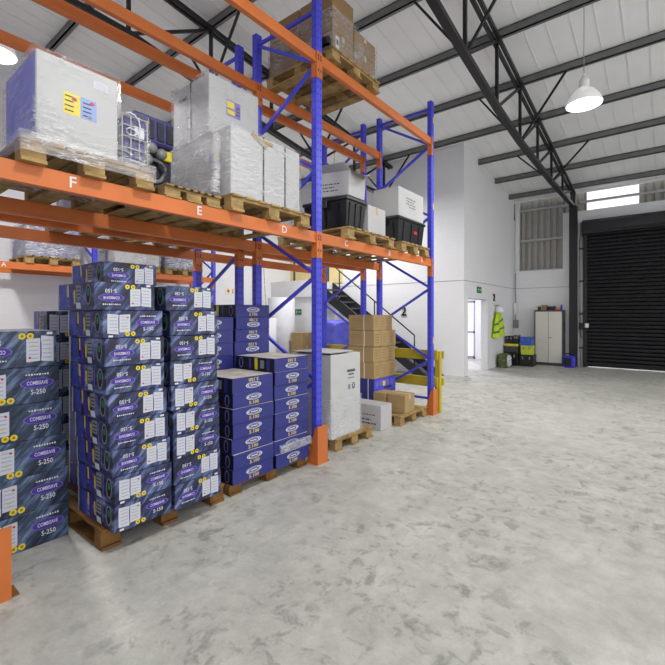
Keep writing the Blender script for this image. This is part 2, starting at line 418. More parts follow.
# office side wall with doorway
D0, D1, DH = 10.70, 12.3, 2.02
mb = MB()
for (a, b, z0) in ((YO, D0, 0), (D1, YB, 0), (D0, D1, DH)):
    mb.prism([(a, z0), (b, z0), (b, roofz(b)), (a, roofz(a))], (XO, 0, 0), UY, UZ, (-1, 0, 0), 0.15)
mb.build('wall_side', WALLX, kind='structure')
mb = MB()
mb.box(XO-0.16, XO+0.02, D1-0.05, D1+0.05, 0, DH).box(XO-0.16, XO+0.02, D0-0.05, D0+0.02, 0, DH).box(XO-0.16, XO+0.02, D0-0.05, D1+0.05, DH, DH+0.06)
mb.build('trim_doorway', WHITE, kind='structure')
# open inner door leaf swung back inside the office
mb = MB(); mb.box(XO-0.21, XO-0.17, D1+0.06, D1+0.92, 0.01, DH-0.01)
dl = mb.build('door_1', WHITE, kind='structure')
MB().tube([(XO-0.21, D1+.85, 1.0), (XO-0.27, D1+.85, 1.0), (XO-0.27, D1+.73, 1.0)], 0.01).build('door_handle', GREYM, dl)
# back wall: block work with glass door, cladding opening, roller opening
RX0, RX1, RH = -1.93, 2.4, 4.06
mb = MB()
for x0, x1, z0, z1 in ((XL, -9.8, 0, 4.82), (-9.8, -6.7, 0, 0.4), (-9.8, -6.7, 4.2, 4.82), (-6.7, -6.5, 0, 4.82), (-6.5, -5.38, 2.1, 4.82), (-5.38, XO, 0, 4.82), (XO, -2.57, 0, 3.05), (-2.57, RX0, 0, 4.82), (RX0, RX1, RH, 4.82), (RX1, 8, 0, 4.82)):
    mb.box(x0, x1, YB, YB+0.22, z0, z1)
mb.build('wall_back', WALLY, kind='structure')
def corrug(mb, x0, x1, z0, z1, y, pitch=0.19, d=0.055, mi=0, jag=0.0):
    pts = []; x = x0
    while x < x1 - 1e-6:
        for f, yy in ((0, 0), (0.55, 0), (0.68, d), (0.87, d)):
            if x + f*pitch <= x1: pts.append((x + f*pitch, y + yy))
        x += pitch
    pts.append((x1, y))
    for a, b in zip(pts, pts[1:]):
        mb.face([(a[0], a[1], z0), (b[0], b[1], z0), (b[0], b[1], z1), (a[0], a[1], z1)], mi)
mb = MB()
corrug(mb, XO, -1.94, 2.9, 5.5, YB+0.24); corrug(mb, -0.62, 8, 4.7, 5.5, YB+0.24); corrug(mb, XL, XO, 4.7, 5.5, YB+0.24)
corrug(mb, -1.94, -0.62, 5.44, 5.5, YB+0.24)
mb.build('wall_cladding', CLAD, kind='structure')
mb = MB(); corrug(mb, -1.94, -0.62, 4.7, 5.44, YB+0.24)
mb.build('window_1', TRANSL, kind='structure')
# girts carrying the cladding
mb = MB()
for (x0, x1, z) in ((XO, -2.57, 3.07), (XO, -2.4, 4.08), (XO, -2.3, 5.1), (-2.1, 8, 5.12)):
    mb.box(x0, x1, YB+0.12, YB+0.22, z-0.035, z+0.035)
mb.box(XO+0.02, XO+0.15, YB+0.1, YB+0.22, 3.05, 5.46, mi=1)
mb.build('trim_girts', [GALV, WHITE], kind='structure')
mb = MB(); mb.box(XO, 8, YB-0.02, YB+0.02, 5.37, 5.45)
mb.build('trim_eaves', WHITE, kind='structure')
# course lines / ring joint on the walls
mb = MB()
mb.box(XL, XO+0.006, YO-0.006, YO, 2.47, 2.485); mb.box(XO, XO+0.006, YO, YB, 2.47, 2.485); mb.box(XO, RX0-0.06, YB-0.006, YB, 2.47, 2.485)
mb.build('trim_joint', M('joint_grey', srgb(150, 150, 150), 0.7), kind='structure')
# glass outer door in the back wall
gd = MB()
for a, b in ((-6.5, -6.42), (-5.46, -5.38), (-5.98, -5.9)): gd.box(a, b, YB+0.05, YB+0.11, 0, 2.1)
for z0, z1 in ((0, 0.1), (0.92, 1.0), (2.02, 2.1)): gd.box(-6.5, -5.38, YB+0.05, YB+0.11, z0, z1)
gdo = gd.build('door_2', ALU, kind='structure')
MB().box(-6.42, -5.46, YB+0.075, YB+0.085, 0.1, 2.02).build('glass', GLASS, gdo)

w2 = MB()  # unseen window added to let more daylight into the office
for a, b in ((-9.8, -9.74), (-8.28, -8.22), (-6.76, -6.7)): w2.box(a, b, YB+.06, YB+.12, .4, 4.2)
for z0, z1 in ((.4, .46), (2.2, 2.26), (4.14, 4.2)): w2.box(-9.8, -6.7, YB+.06, YB+.12, z0, z1)
w2o = w2.build('window_added', ALU, kind='structure')
MB().box(-9.74, -6.76, YB+.085, YB+.09, .46, 4.14).build('glass', GLASS, w2o)
# ------------------------------------------------------------------ roller door
mb = MB(); z = 0.06; n = 0; pitch = 0.112
pts = []
while z < RH + 0.05:
    pts += [(14.86, z), (14.83, z+pitch*0.2), (14.825, z+pitch*0.5), (14.84, z+pitch*0.85), (14.87, z+pitch*0.93)]; z += pitch
for a, b in zip(pts, pts[1:]):
    mb.face([(RX1, a[0], a[1]), (RX0+0.02, a[0], a[1]), (RX0+0.02, b[0], b[1]), (RX1, b[0], b[1])])
mb.box(RX0+0.02, RX1, 14.875, 14.885, 0.05, RH)
rd = mb.build('door_3', CURT, kind='structure')
mb = MB(); mb.box(RX0+0.02, RX1, 14.81, 14.88, 0.03, 0.11); mb.build('bottom_rail', CURT, rd)
for nm, a, b in (('guide', RX0-0.05, RX0+0.05), ('guide', RX1-0.05, RX1+0.05)):
    mb = MB(); mb.box(a, b, 14.8, YB, 0, RH+0.02); mb.build(nm, STEELD, rd)
mb = MB(); mb.prism([(0, 0), (0, 0.42), (0.34, 0.42), (0.42, 0.34), (0.42, 0.1), (0.36, 0)], (RX0-0.06, YB, RH-0.03), (0, -1, 0), UZ, UX, RX1-RX0+0.12)
mb.build('housing', M('housing_black', srgb(22, 22, 28), 0.35), rd)
mb = MB(); mb.box(RX0-0.1, RX0-0.065, 14.55, YB, RH-0.05, RH+0.32); mb.build('end_bracket', DGREY, rd)
# chain hoist gear and the white conduit beside the roller door
hg = empty('chain_hoist', (-2.02, 14.84, 1.1), 'black chain hoist gear on the white strip left of the roller door', 'hoist')
MB().box(-2.09, -1.97, 14.7, 14.88, 1.14, 1.34, bev=0.02).build('gearbox', BLACKP, hg)
MB().tube([(-2.03, 14.68, 1.2), (-2.03, 14.66, 0.95), (-2.0, 14.66, 0.9)], 0.014).tube([(-2.08, 14.7, 1.2), (-2.08, 14.68, 2.4), (-2.07, 14.7, 3.9)], 0.008).build('chain', DGREY, hg)
MB().box(-1.93, -1.83, 14.7, 14.79, 1.2, 1.33, bev=0.01).build('switch_box', WHITE, hg)
cn = MB().tube([(-2.04, 14.93, 0.0), (-2.04, 14.93, 3.98)], 0.042, n=10)
co = cn.build('downpipe', WHITE, at=(-2.04, 14.93, 0)); tag(co, 'white vertical pipe along the left edge of the roller door', 'pipe')
for z in (0.55, 1.6, 2.6, 3.6):
    MB().box(-2.1, -1.98, 14.875, 14.99, z, z+0.05).build('bracket', DGREY, co)

# ------------------------------------------------------------------ steel: column, trusses, purlins
XT = -2.23
cl = MB(); cl.box(XT-0.1, XT+0.1, 14.6, 14.615, 0, 4.9).box(XT-0.1, XT+0.1, 14.785, 14.8, 0, 4.9).box(XT-0.008, XT+0.008, 14.615, 14.785, 0, 4.9)
cl.box(XT-0.1, XT-0.09, 14.6, 14.8, 0, 4.9)
clo = cl.build('steel_column', STEELD, at=(XT, 14.7, 0)); tag(clo, 'black steel column standing between the grey cabinet and the roller door', 'column')
MB().box(XT-0.11, XT+0.11, 14.58, 14.82, 4.9, 4.92).build('cap_plate', STEELD, clo)
PY = [14.4 - 1.43*k for k in range(13)]
def bchord(y):
    P = [(14.7, 4.93), (11.54, 4.9), (8.68, 4.97), (7.25, 5.09), (5.82, 5.28), (4.39, 5.5), (3.2, 5.73), (2.1, 5.77), (-4, 5.9)]
    for (a, za), (b, zb) in zip(P, P[1:]):
        if b <= y <= a: return za + (zb-za)*(a-y)/(a-b)
    return 4.93
def truss(xt, yend, label):
    r = empty('roof_truss', (xt, yend, bchord(yend)), label, 'truss', 'black lattice roof trusses')
    tz = lambda y: roofz(y) - 0.19
    ys = [y for y in PY if y < yend - 0.1]
    mb = MB()
    for s in (-0.045, 0.045): mb.bar((xt+s, yend, tz(yend)), (xt+s, YN, tz(YN)), 0.05, 0.07)
    mb.build('top_chord', STEELD, r)
    mb = MB(); yy = [yend] + ys + [YN]
    for a, b in zip(yy, yy[1:]):
        mb.bar((xt, a, bchord(a)), (xt, b, bchord(b)), 0.11, 0.08)
    mb.build('bottom_chord', STEELD, r)
    prev = None
    for i, y in enumerate(ys):
        MB().bar((xt, y, bchord(y)), (xt, y, tz(y)), 0.05, 0.05).build('web_post', STEELD, r)
        if prev is not None:
            MB().bar((xt, prev, tz(prev)), (xt, y, bchord(y)), 0.045, 0.045).build('web_diagonal', STEELD, r)
        prev = y
        if i % 2 == (0 if yend < 12 else 0) and 0 < y < 14:
            for s in (-1, 1):
                MB().bar((xt, y, bchord(y)), (xt+s*0.8, y, roofz(y)-0.15), 0.035, 0.035).build('fly_brace', STEELD, r)
    if yend > 12:
        MB().bar((xt, yend-0.05, 4.92), (xt, yend-0.05, tz(yend)+0.02), 0.12, 0.12).build('end_post', STEELD, r)
    return r
truss(XT, 14.7, 'black lattice roof truss running to the top of the black column')
t2 = truss(-6.2, YO-0.02, 'black lattice roof truss above and behind the orange pallet racks')
def purlin(y, i):
    r = MB(); z = roofz(y)
    r.box(XL, 7.0, y-0.012, y+0.012, z-0.15, z-0.005).box(XL, 7.0, y-0.012, y+0.05, z-0.15, z-0.14).box(XL, 7.0, y-0.012, y+0.05, z-0.02, z-0.008)
    xs = XO if y > YO else XL
    bm = MB(); bm.box(xs, 7.0, y-0.012, y+0.014, z-0.15, z-0.012).box(xs, 7.0, y-0.012, y+0.065, z-0.15, z-0.138).box(xs, 7.0, y+0.055, y+0.065, z-0.138, z-0.11).box(xs, 7.0, y-0.012, y+0.065, z-0.018-0.008, z-0.012)
    r.bm.free()
    o = bm.build('roof_purlin', PURL, at=(xs, y, z-0.15))
    w = ['first', 'second', 'third', 'fourth', 'fifth', 'sixth', 'seventh', 'eighth', 'ninth', 'tenth', 'eleventh', 'twelfth', 'thirteenth'][i]
    tag(o, 'dark grey steel purlin under the roof sheets, %s from the roller door wall' % w, 'purlin', 'roof purlins')
for i, y in enumerate(PY[:10]): purlin(y, i)

# ------------------------------------------------------------------ high-bay lamps
def lamp(x, y, z, label, pw=1.0):
    r = empty('high_bay_lamp', (x, y, z), label, 'lamp', 'high bay lamps hanging from the purlins')
    k = 0.88
    MB().lathe([(a*k, b*k) for a, b in ((0.275, 0), (0.28, 0.01), (0.25, 0.1), (0.19, 0.19), (0.12, 0.255), (0.085, 0.28), (0.08, 0.29))], (x, y, z), 32).build('bell', LAMPB, r)
    MB().lathe([(a*k, b*k) for a, b in ((0.0, -0.012), (0.2, -0.01), (0.27, -0.001), (0.27, 0.004), (0.0, 0.004))], (x, y, z), 32).build('diffuser', LAMPE, r)
    MB().lathe([(0.07, 0.25), (0.07, 0.36), (0.055, 0.38), (0.04, 0.385), (0.03, 0.43), (0.0, 0.475)], (x, y, z), 16).build('gear_housing', WHITE, r)
    MB().tube([(x, y, z+0.47), (x, y, roofz(y)-0.03)], 0.006, 6).build('cord', CORD, r)
    ld = bpy.data.lights.new('lamp_light', 'AREA'); ld.shape = 'DISK'; ld.size = 0.5; ld.energy = LAMPW*pw; ld.color = (1, 0.985, 0.96)
    lo = bpy.data.objects.new('lamp_light', ld); COL.objects.link(lo); lo.location = (0, 0, -0.03); lo.parent = r
    pd = bpy.data.lights.new('lamp_glow', 'POINT'); pd.energy = LAMPW*0.015; pd.shadow_soft_size = 0.1; pd.color = (1, 0.985, 0.96)
    po = bpy.data.objects.new('lamp_glow', pd); COL.objects.link(po); po.location = (0, 0, 0.13); po.parent = r
LAMPW = 70
lamp(-0.96, 7.25, 4.74, 'round white high bay lamp hanging right of the black roof truss', 1.3)
lamp(-0.96, 1.53, 4.74, 'round white high bay lamp above the camera side of the floor', 0.8)
lamp(-6.85, 1.53, 5.0, 'round white high bay lamp behind the rack at upper left', 1.7)
lamp(-6.85, 8.68, 4.88, 'round white high bay lamp added unseen behind the tilted white carton on the rack', 1.5)  # extra lamp added out of sight to brighten the back area

# ------------------------------------------------------------------ pallets
def make_pallet(wx, wy, h=0.144, wood=None):
    wood = wood or WOOD
    def f():
        r = empty('wooden_pallet'); k = h/0.144; b = 0.022*k; bl = 0.078*k
        hx, hy = wx/2, wy/2
        xs = [(-hx+.02, -hx+0.12), (-0.05, 0.05), (hx-0.12, hx-.02)]; ys = [(-hy, -hy+0.13), (-0.065, 0.065), (hy-0.13, hy)]
        for y in ys: MB().box(-hx, hx, y[0], y[1], 0, b).build('bottom_board', wood, r)
        for x in xs:
            for y in ys: MB().box(x[0], x[1], y[0], y[1], b, b+bl).build('block', wood, r)
            MB().box(x[0], x[1], -hy, hy, b+bl, 2*b+bl).build('stringer_board', wood, r)
        n = 7; w = 0.1; gap = (wy - n*w)/(n-1)
        for i in range(n):
            y = -hy + i*(w+gap); MB().box(-hx, hx, y, y+w, 2*b+bl, 3*b+bl, bev=0.003).build('deck_board', wood, r)
        return r
    return f
def pallet(wx, wy, x1, y0, z, label, h=0.144, wood=None, group='wooden pallets', rz=0):
    # x1 = front (+X) edge, y0 = near edge
    return spawn(('pallet', wx, wy, h, wood.name if wood else 'w'), make_pallet(wx, wy, h, wood), (x1-wx/2, y0+wy/2, z), (0, 0, rz), label, 'pallet', group)

# ------------------------------------------------------------------ racks
UPH = 5.02
def rack(xf, xr, frames, levels, label, cat, letters, height=UPH, flip=0, zoff=0.12):
    r = empty('pallet_rack', (xf, frames[0], 0), label, cat)
    for fi, y in enumerate(frames):
        for x in (xf, xr):
            mb = MB(); w, d = 0.045, 0.035
            mb.box(x-d, x+d, y-w, y+w, 0.008, height)
            z = 0.15
            while z < height-0.05:
                for s in (-0.02, 0.02): mb.rect((x+d+0.0008, y+s, z), UY, UZ, 0.009, 0.022, 1)
                z += 0.075
            z = 0.2
            while z < height-0.05:
                for s in (-0.016, 0.016): mb.disc((x+s, y-w-0.0008, z), UX, UZ, 0.005, 0.009, 1, n=6)
                z += 0.1
            u = mb.build('upright', [BLUE, SLOT], r)
            MB().box(x-0.075, x+0.075, y-0.08, y+0.08, 0, 0.008).build('base_plate', DGREY, u)
        # zigzag bracing
        zs = []; z = height-zoff
        while z > 0.2: zs.append(z); z -= 0.575
        for k in range(len(zs)-1):
            a, b = ((xr, xf) if (k+flip) % 2 == 0 else (xf, xr))
            MB().bar((a, y, zs[k]), (b, y, zs[k+1]), 0.03, 0.036).build('brace', BLUE, r)
        for zz in (height-0.12, 0.25):
            MB().bar((xr, y, zz), (xf, y, zz), 0.03, 0.036).build('brace', BLUE, r)
    for bi, (a, b) in enumerate(zip(frames, frames[1:])):
        for li, zt in enumerate(levels):
            for x, front in ((xf, True), (xr, False)):
                y0, y1 = a+0.047, b-0.047
                sgn = 1 if front else 1
                mb = MB(); mb.box(x-0.022, x+0.028, y0, y1, zt-0.12, zt, bev=0.004)
                mb.box(x-0.018, x+0.038, y0, y1, zt-0.122, zt-0.1, bev=0.003)
                bm_ = mb.build('beam', ORANGE, r)
                for yy, s in ((a, 1), (b, -1)):
                    mb = MB()
                    mb.box(x+0.0355, x+0.0415, yy+0.003*s, yy+0.05*s, zt-0.28, zt)
                    mb.box(x-0.03, x+0.0415, yy+0.046*s, yy+0.052*s, zt-0.28, zt)
                    for q in range(3):
                        mb.rect((x+0.0423, yy+0.02*s, zt-0.045-q*0.035 if q < 2 else zt-0.2), UY, UZ, 0.016, 0.026, 1)
                    mb.build('connector', [ORANGE, SLOT], bm_)
                if front and (bi, li) in letters:
                    for ch, ly in letters[(bi, li)]:
                        mb = MB(); mb.text(ch, (x+0.0292, ly, zt-0.058), UY, UZ, 0.1)
                        mb.build('letter_decal', WHITEI, bm_)
    return r
FR = [0.56, 3.45, 6.26]
AF, AR, BF, BR = -2.965, -3.93, -4.27, -5.19
L1, L2 = 2.49, 4.43
RA = rack(AF, AR, FR, [L1, L2], 'front blue and orange pallet rack facing the open floor', 'pallet rack',
     {(0, 0): [('F', 1.05), ('E', 1.97), ('D', 2.93)], (1, 0): [('C', 3.95), ('B', 4.93), ('A', 5.9)]})
rack(BF, BR, FR, [L1, L2], 'blue and orange pallet rack standing back to back behind the front rack', 'pallet rack', {}, flip=1, zoff=0.34)
WF, WR = -8.95, -9.9
WFR = [0.79, 3.6, 6.41]
rack(WF, WR, WFR, [2.52], 'low blue and orange pallet rack against the left white wall', 'pallet rack', {(0, 0): [('A', 2.12), ('C', 3.25)]}, height=3.4)

for zz in (1.18, 3.34, 4.72):
    MB().rect((AF+.0365, FR[2]+.025, zz), UY, UZ, .03, .1).build('yellow_sticker', YEL, RA)
def guard(y, xf, label):
    o = MB(); w = 0.085; x1 = xf+0.085; h = 0.41
    o.box(x1-0.006, x1, y-w, y+w, 0, h)
    for s in (-1, 1):
        o.prism([(0, 0), (0.16, 0), (0.03, h-0.01), (0, h)], (x1-0.003, y+s*w-(0.006 if s > 0 else 0), 0), (-1, 0, 0), UZ, UY, 0.006)
    g = o.build('column_guard', ORANGE, at=(x1, y, 0)); tag(g, label, 'rack guard', 'orange rack post guards')
    MB().box(x1-0.13, x1-0.01, y+w, y+w+0.04, 0, 0.008).build('foot_plate', WOODD, g)
guard(0.635, AF, 'orange steel post guard at the lower left edge of the photo')
guard(FR[1], AF, 'orange steel guard around the foot of the middle front rack post')
guard(FR[2], AF, 'orange steel guard around the foot of the far front rack post')

# ------------------------------------------------------------------ printed cartons
def make_streak(d, w, h, model, abc=(0.07, 0.25, 0.43), art=None):
    def f():
        r = MB().box(-d/2, d/2, -w/2, w/2, 0, h, bev=0.004).build('carton', art or ART)
        fx = d/2 + 0.001
        P = lambda fy, fz, k=0: (fx+k*0.0006, -w/2+w*fy, h*fz)
        # two-page data sheet printed left
        mb = MB()
        a, b, c = abc
        mb.face([P(a, .17), P(b-.006, .13), P(b-.006, .84), P(a, .88)]); mb.face([P(b+.006, .20), P(c, .22), P(c, .86), P(b+.006, .84)])
        for i in range(5):
            mb.rect(P((a+b)/2, .75-i*.12, 1), UY, UZ, w*(b-a)*.66, h*.035, 1); mb.rect(P((b+c)/2, .76-i*.11, 1), UY, UZ, w*(c-b)*.68, h*.03, 1)
        mb.rect(P(c-.04, .74, 2), UY, UZ, w*.03, h*.05, 3); mb.rect(P((b+c)/2, .4, 2), UY, UZ, w*.05, h*.03, 4)
        mb.rect(P(b-.004, .55, 1), UY, UZ, w*.014, h*.42, 2)
        mb.build('data_sheet', [PAPER, PRINTG, PURP, REDP, YEL], r)
        mb = MB()
        for q in (c-.045, c+.05): mb.disc(P(q, .14, 3), UY, UZ, h*.085, h*.085); mb.disc(P(q, .14, 4), UY, UZ, h*.04, h*.04, 1, n=8)
        mb.build('yellow_seal', [YEL, M('seal_ochre', srgb(170, 120, 40), 0.5)], r)
        mb = MB()
        mb.disc(P(.73, .55), UY, UZ, w*.205, h*.14); mb.disc(P(.73, .55, 1), UY, UZ, w*.205, h*.14, 2, inner=.93)
        mb.text('COMBISAVE', P(.73, .55, 2), UY, UZ, h*.145, 1, sx=w/h*0.33)
        mb.text(model, P(.74, .30, 2), UY, UZ, h*.19, 1, sx=w/h*0.42)
        for i in range(9): mb.rect(P(.60+i*.032, .79, 2), UY, UZ, w*.02, h*(.03+.012*(i % 3)), 1)
        mb.build('brand_badge', [PURP, WHITEI, LILAC], r)
        MB().rect(P(a+.05, .07, 2), UY, UZ, w*.07, h*.07).build('corner_mark', WHITEI, r)
        for s in (-1, 1):
            mb = MB(); fy = s*(w/2+0.001); u = (1, 0, 0)
            Q = lambda a_, b_, k=0: (-d/2+d*a_, fy+s*k*0.0006, h*(b_ if s < 0 else 1-b_))
            def strip(a0, a1, z0, z1, mi, lean=0.0, k=0):
                mb.face([Q(a0, z0, k), Q(a1, z0, k), Q(a1-lean, z1, k), Q(a0-lean, z1, k)], mi)
            strip(.0, .035, .0, 1, 4); strip(.08, .28, .06, .94, 0, .03); strip(.30, .34, .5, .95, 1, .01, 1); strip(.36, .46, .04, .95, 2, .04)
            strip(.49, .525, .25, .75, 1, .01, 1); strip(.54, .68, .42, .92, 3, .0, 1); strip(.56, .68, .06, .28, 4, .02, 1); strip(.71, .73, .2, .9, 5, 0, 1)
            for i in range(3): strip(.56, .66, .5+i*.13, .54+i*.13, 6, 0, 2)
            mb.build('end_print', [BLUEP, YEL, PURP, GREYP, PAPER, LILAC, INK], r)
            mb = MB(); o = Q(.87, .55, 1)
            mb.disc(o, u, UZ, d*.07, h*.37, 0); mb.disc(Q(.87, .55, 2), u, UZ, d*.05, h*.31, 1); mb.disc(Q(.875, .64, 3), u, UZ, d*.03, h*.14, 2)
            mb.build('grip_hole', [GREYP, BLACK, GREENP], r)
        return r
    return f
def streak(key, dims, model, xf, yc, z, inv, label, rz=0.0, group='streaky blue printed cartons'):
    d, w, h = dims
    rot = (PI if inv else 0, 0, rz)
    return spawn(key, make_streak(d, w, h, model), (xf-d/2, yc, z+(h if inv else 0)), rot, label, 'carton', group)

# main stack on the front pallet
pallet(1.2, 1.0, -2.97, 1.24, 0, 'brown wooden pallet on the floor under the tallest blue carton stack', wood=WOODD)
S = (0.585, 0.412, 0.184)
offs = [0.0, -0.003, -0.008, -0.026, -0.04, -0.055, -0.06, -0.068, -0.13, 0.1]
invL = [0, 0, 1, 1, 1, 1, 1, 0, 1, 1]; invR = [1, 1, 0, 0, 0, 0, 1, 1, 1]
GH = 0.1445
for i in range(10):
    xf = -2.855 if i < 9 else -3.26
    streak('s150', S, 'S-150', xf + 0.006*math.sin(i*2.3), 1.268+0.206+offs[i], GH+i*0.1855, invL[i],
           'streaky blue carton%s, %s in the left front column of the tallest stack' % (' printed upside down' if invL[i] else '', ORD[i] if i < 9 else 'topmost'), rz=0.012*math.sin(i*1.7))
for i in range(9):
    streak('s150', S, 'S-150', -2.85 + 0.006*math.sin(i*1.9+1), 1.268+0.206+0.425+offs[i]*0.5+0.005, GH+i*0.1855, invR[i],
           'streaky blue carton%s, %s in the right front column of the tallest stack' % (' printed upside down' if invR[i] else '', ORD[i] if i < 8 else 'topmost'), rz=0.01*math.sin(i*2.1+2))
for i in range(9):
    for j, nm in ((0, 'left'), (1, 'right')):
        streak('s150', S, 'S-150', -3.475, 1.63+0.425*j, GH+i*0.1855, (i+j) % 2,
               'streaky blue carton in the rear %s column of the tallest stack, %s from its pallet' % (nm, ORD[i].replace('bottom', 'first')), group='rear cartons of the tallest stack')
# S-250 stack standing on the floor at the left edge
S2 = (0.6, 0.49, 0.247)
offs2 = [0.03, 0.025, 0.01, -0.015, -0.03, -0.045]
PROTO['s250'] = make_streak(*S2, 'S-250', (0.04, 0.2, 0.37), ART2)()
first = [True]
for i in range(6):
    streak('s250', S2, 'S-250', -3.40, 0.915+offs2[i], i*0.248, i == 5,
           'large streaky blue carton, %s of the left edge stack behind the orange guard' % (ORD[i] if i < 5 else 'topmost'), rz=0.01*math.sin(i), group='large streaky blue cartons') if i else tag(PROTO['s250'], 'large streaky blue carton, bottom of the left edge stack behind the orange guard', 'carton', 'large streaky blue cartons')
PROTO['s250'].location = (-3.7, 0.945, 0)
# shaded stack behind, on its own pallet
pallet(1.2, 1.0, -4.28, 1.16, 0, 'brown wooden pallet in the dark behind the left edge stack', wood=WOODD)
for i in range(6):
    streak('s250', S2, 'S-250', -4.30, 1.62, GH+i*0.248, 0, 'shaded streaky blue carton, %s of the pile behind the left edge stack' % (ORD[i] if i < 5 else 'topmost'), rz=-0.12 if i > 3 else -0.05, group='shaded cartons behind the left edge stack')

def make_royal(d, w, h):
    def f():
        r = MB().box(-d/2, d/2, -w/2, w/2, 0, h, bev=0.003, mats=[1, 1, 2, 0, 2, 0]).build('carton', [DBLUE, DUSTY, NAVY])
        fx = d/2+0.001; P = lambda fy, fz, k=0: (fx+k*0.0006, -w/2+w*fy, h*fz)
        mb = MB(); mb.disc(P(.5, .6), UY, UZ, w*.19, h*.21, 0, n=24, inner=.86)
        mb.disc(P(.5, .6), UY, UZ, w*.15, h*.135, 0, n=20, inner=.84); mb.rect(P(.5, .6, 1), UY, UZ, w*.16, h*.07, 0)
        mb.build('oval_badge', WHITEI, r)
        MB().text('5.100', P(.5, .21), UY, UZ, h*.32, 0, sx=1.25).build('model_number', YEL, r)
        for s in (-1, 1):
            mb = MB(); fy = s*(w/2+0.001)
            Q = lambda a, b, k=0: (s*(d/2-d*a), fy+s*k*.0006, h*b); u = (-s, 0, 0)
            mb.face([Q(.42, .08), Q(.5, .08), Q(.5, .92), Q(.42, .92)], 0); mb.face([Q(.12, .06), Q(.2, .06), Q(.2, .94), Q(.12, .94)], 1); mb.face([Q(.6, .1), Q(.64, .1), Q(.64, .9), Q(.6, .9)], 2)
            mb.face([Q(.26, .2), Q(.36, .2), Q(.36, .8), Q(.26, .8)], 3)
            mb.disc(Q(.86, .5), u, UZ, d*.055, h*.42, 4); mb.disc(Q(.86, .48, 1), u, UZ, d*.035, h*.34, 5)
            mb.build('end_print', [YEL, DBLUE, BLUEP, GREYP, LILAC, BLACK], r)
        return r
    return f
R = (0.58, 0.482, 0.1335)
def royal(xf, yc, z, inv, label, rz=0.0, group='plain royal blue cartons'):
    return spawn('royal', make_royal(*R), (xf-R[0]/2, yc, z+(R[2] if inv else 0)), (PI if inv else 0, 0, rz), label, 'carton', group)
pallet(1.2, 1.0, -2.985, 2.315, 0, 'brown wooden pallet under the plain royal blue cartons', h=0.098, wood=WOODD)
for j, nm, n, invs in ((0, 'left', 7, [0, 0, 0, 0, 0, 0, 0]), (1, 'right', 8, [0]*8)):
    for i in range(n):
        yc = 2.315+0.246+j*0.505
        royal(-2.96+0.008*math.sin(i*2+j), yc+0.006*math.sin(i*3.1+j), 0.0985+i*0.134, 0, 'royal blue carton with oval badge, %s from the floor in the %s front column' % (ORD[i].replace('bottom', 'first'), nm), rz=0.012*math.sin(i*2.7+j)) if not (i == n-1) else \
        royal(-2.965, yc, 0.0985+i*0.134, 1, 'topmost royal blue carton of the %s front column, printed upside down' % nm)
for j, nm, n in ((0, 'left', 11), (1, 'right', 12)):
    for i in range(n):
        inv = 1 if (j == 1 and 8 <= i <= 10) else 0
        royal(-3.565, 2.315+0.246+j*0.51, 0.0985+i*0.134, inv, 'royal blue carton, %s from the floor in the rear %s column' % (ORD[i].replace('bottom', 'first'), nm), rz=0.02*math.sin(i*1.3+j), group='rear royal blue cartons')
# torn wrap hanging from the second carton
mb = MB(); pts = []
mb.wrapbox(-2.938, -2.918, 2.86, 3.31, 0.245, 0.33, amp=0.015, step=0.03, seed=4)
o = mb.build('wrap_scrap', film_mat('stretch_film_scrap', 0.25, 0.8, (0.6, 0.6, 0.72)), at=(-2.94, 3.0, 0.245)); tag(o, 'crumpled strip of clear film across the lower right royal blue carton', 'plastic film')

# ------------------------------------------------------------------ loads on the first level
def carton_plain(key, d, w, h, mats, fm=None, tape=None, strap=None, text=None, name='carton'):
    # builder of a plain carton: tape line on top and front, straps, printed marks
    def f():
        r = MB().box(-d/2, d/2, -w/2, w/2, 0, h, bev=0.005, mats=fm or [0]*6).build(name, mats)
        if tape:
            mb = MB(); mb.rect((0, 0, h+0.001), UX, UY, d, 0.05); mb.rect((d/2+0.001, 0, h*.86), UY, UZ, 0.05, h*.28); mb.rect((-d/2-0.001, 0, h*.86), UY, UZ, 0.05, h*.28)
            mb.build('tape', tape, r)
        if strap:
            for y in strap[0]:
                mb = MB(); t = 0.004
                mb.box(d/2, d/2+t, y-.008, y+.008, 0.0, h).box(-d/2-t, -d/2, y-.008, y+.008, 0, h).box(-d/2-t, d/2+t, y-.008, y+.008, h, h+t)
                mb.build('strap', strap[1], r)
        if text: text(r, d, w, h)
        return r
    return f
def wrap_child(root, x0, x1, y0, y1, z0, z1, mat=None, **kw):
    mb = MB(); mb.wrapbox(x0, x1, y0, y1, z0, z1, **kw); return mb.build('stretch_wrap', mat or FILM, root)

# F: white shrink-wrapped case with lilac-blue near side
pallet(1.2, 0.8, -2.88, 0.765, L1, 'weathered pallet on the orange beam under the wrapped white case at left')
FZ = L1+0.1445
r = MB().box(-0.30, 0.30, -0.24, 0.24, 0, 0.565, bev=0.006, mats=[0, 0, 1, 0, 0, 0]).build('wrapped_case', [CARDW, M('lilac_blue_card', srgb(150, 150, 222), 0.5, var=0.12, vscale=4)])
mb = MB(); fx = 0.301
mb.rect((fx, -0.045, 0.30), UY, UZ, 0.095, 0.135, 0); mb.rect((fx, 0.055, 0.30), UY, UZ, 0.095, 0.135, 1)
for i in range(4):
    mb.rect((fx+.0008, -0.06, 0.345-i*.03), UY, UZ, 0.05, 0.008, 2); mb.rect((fx+.0008, 0.045, 0.335-i*.027), UY, UZ, 0.05, 0.008, 2)
mb.disc((fx+.0009, -0.03, .335), UY, UZ, .016, .012, 3, n=8); mb.disc((fx+.0009, .075, .345), UY, UZ, .016, .012, 3, n=8); mb.disc((fx+.0009, .06, .25), UY, UZ, .016, .012, 4, n=8)
mb.build('energy_label', [YEL, M('pale_blue_label', srgb(140, 160, 214), 0.5), INK, REDP, GREYP], r)
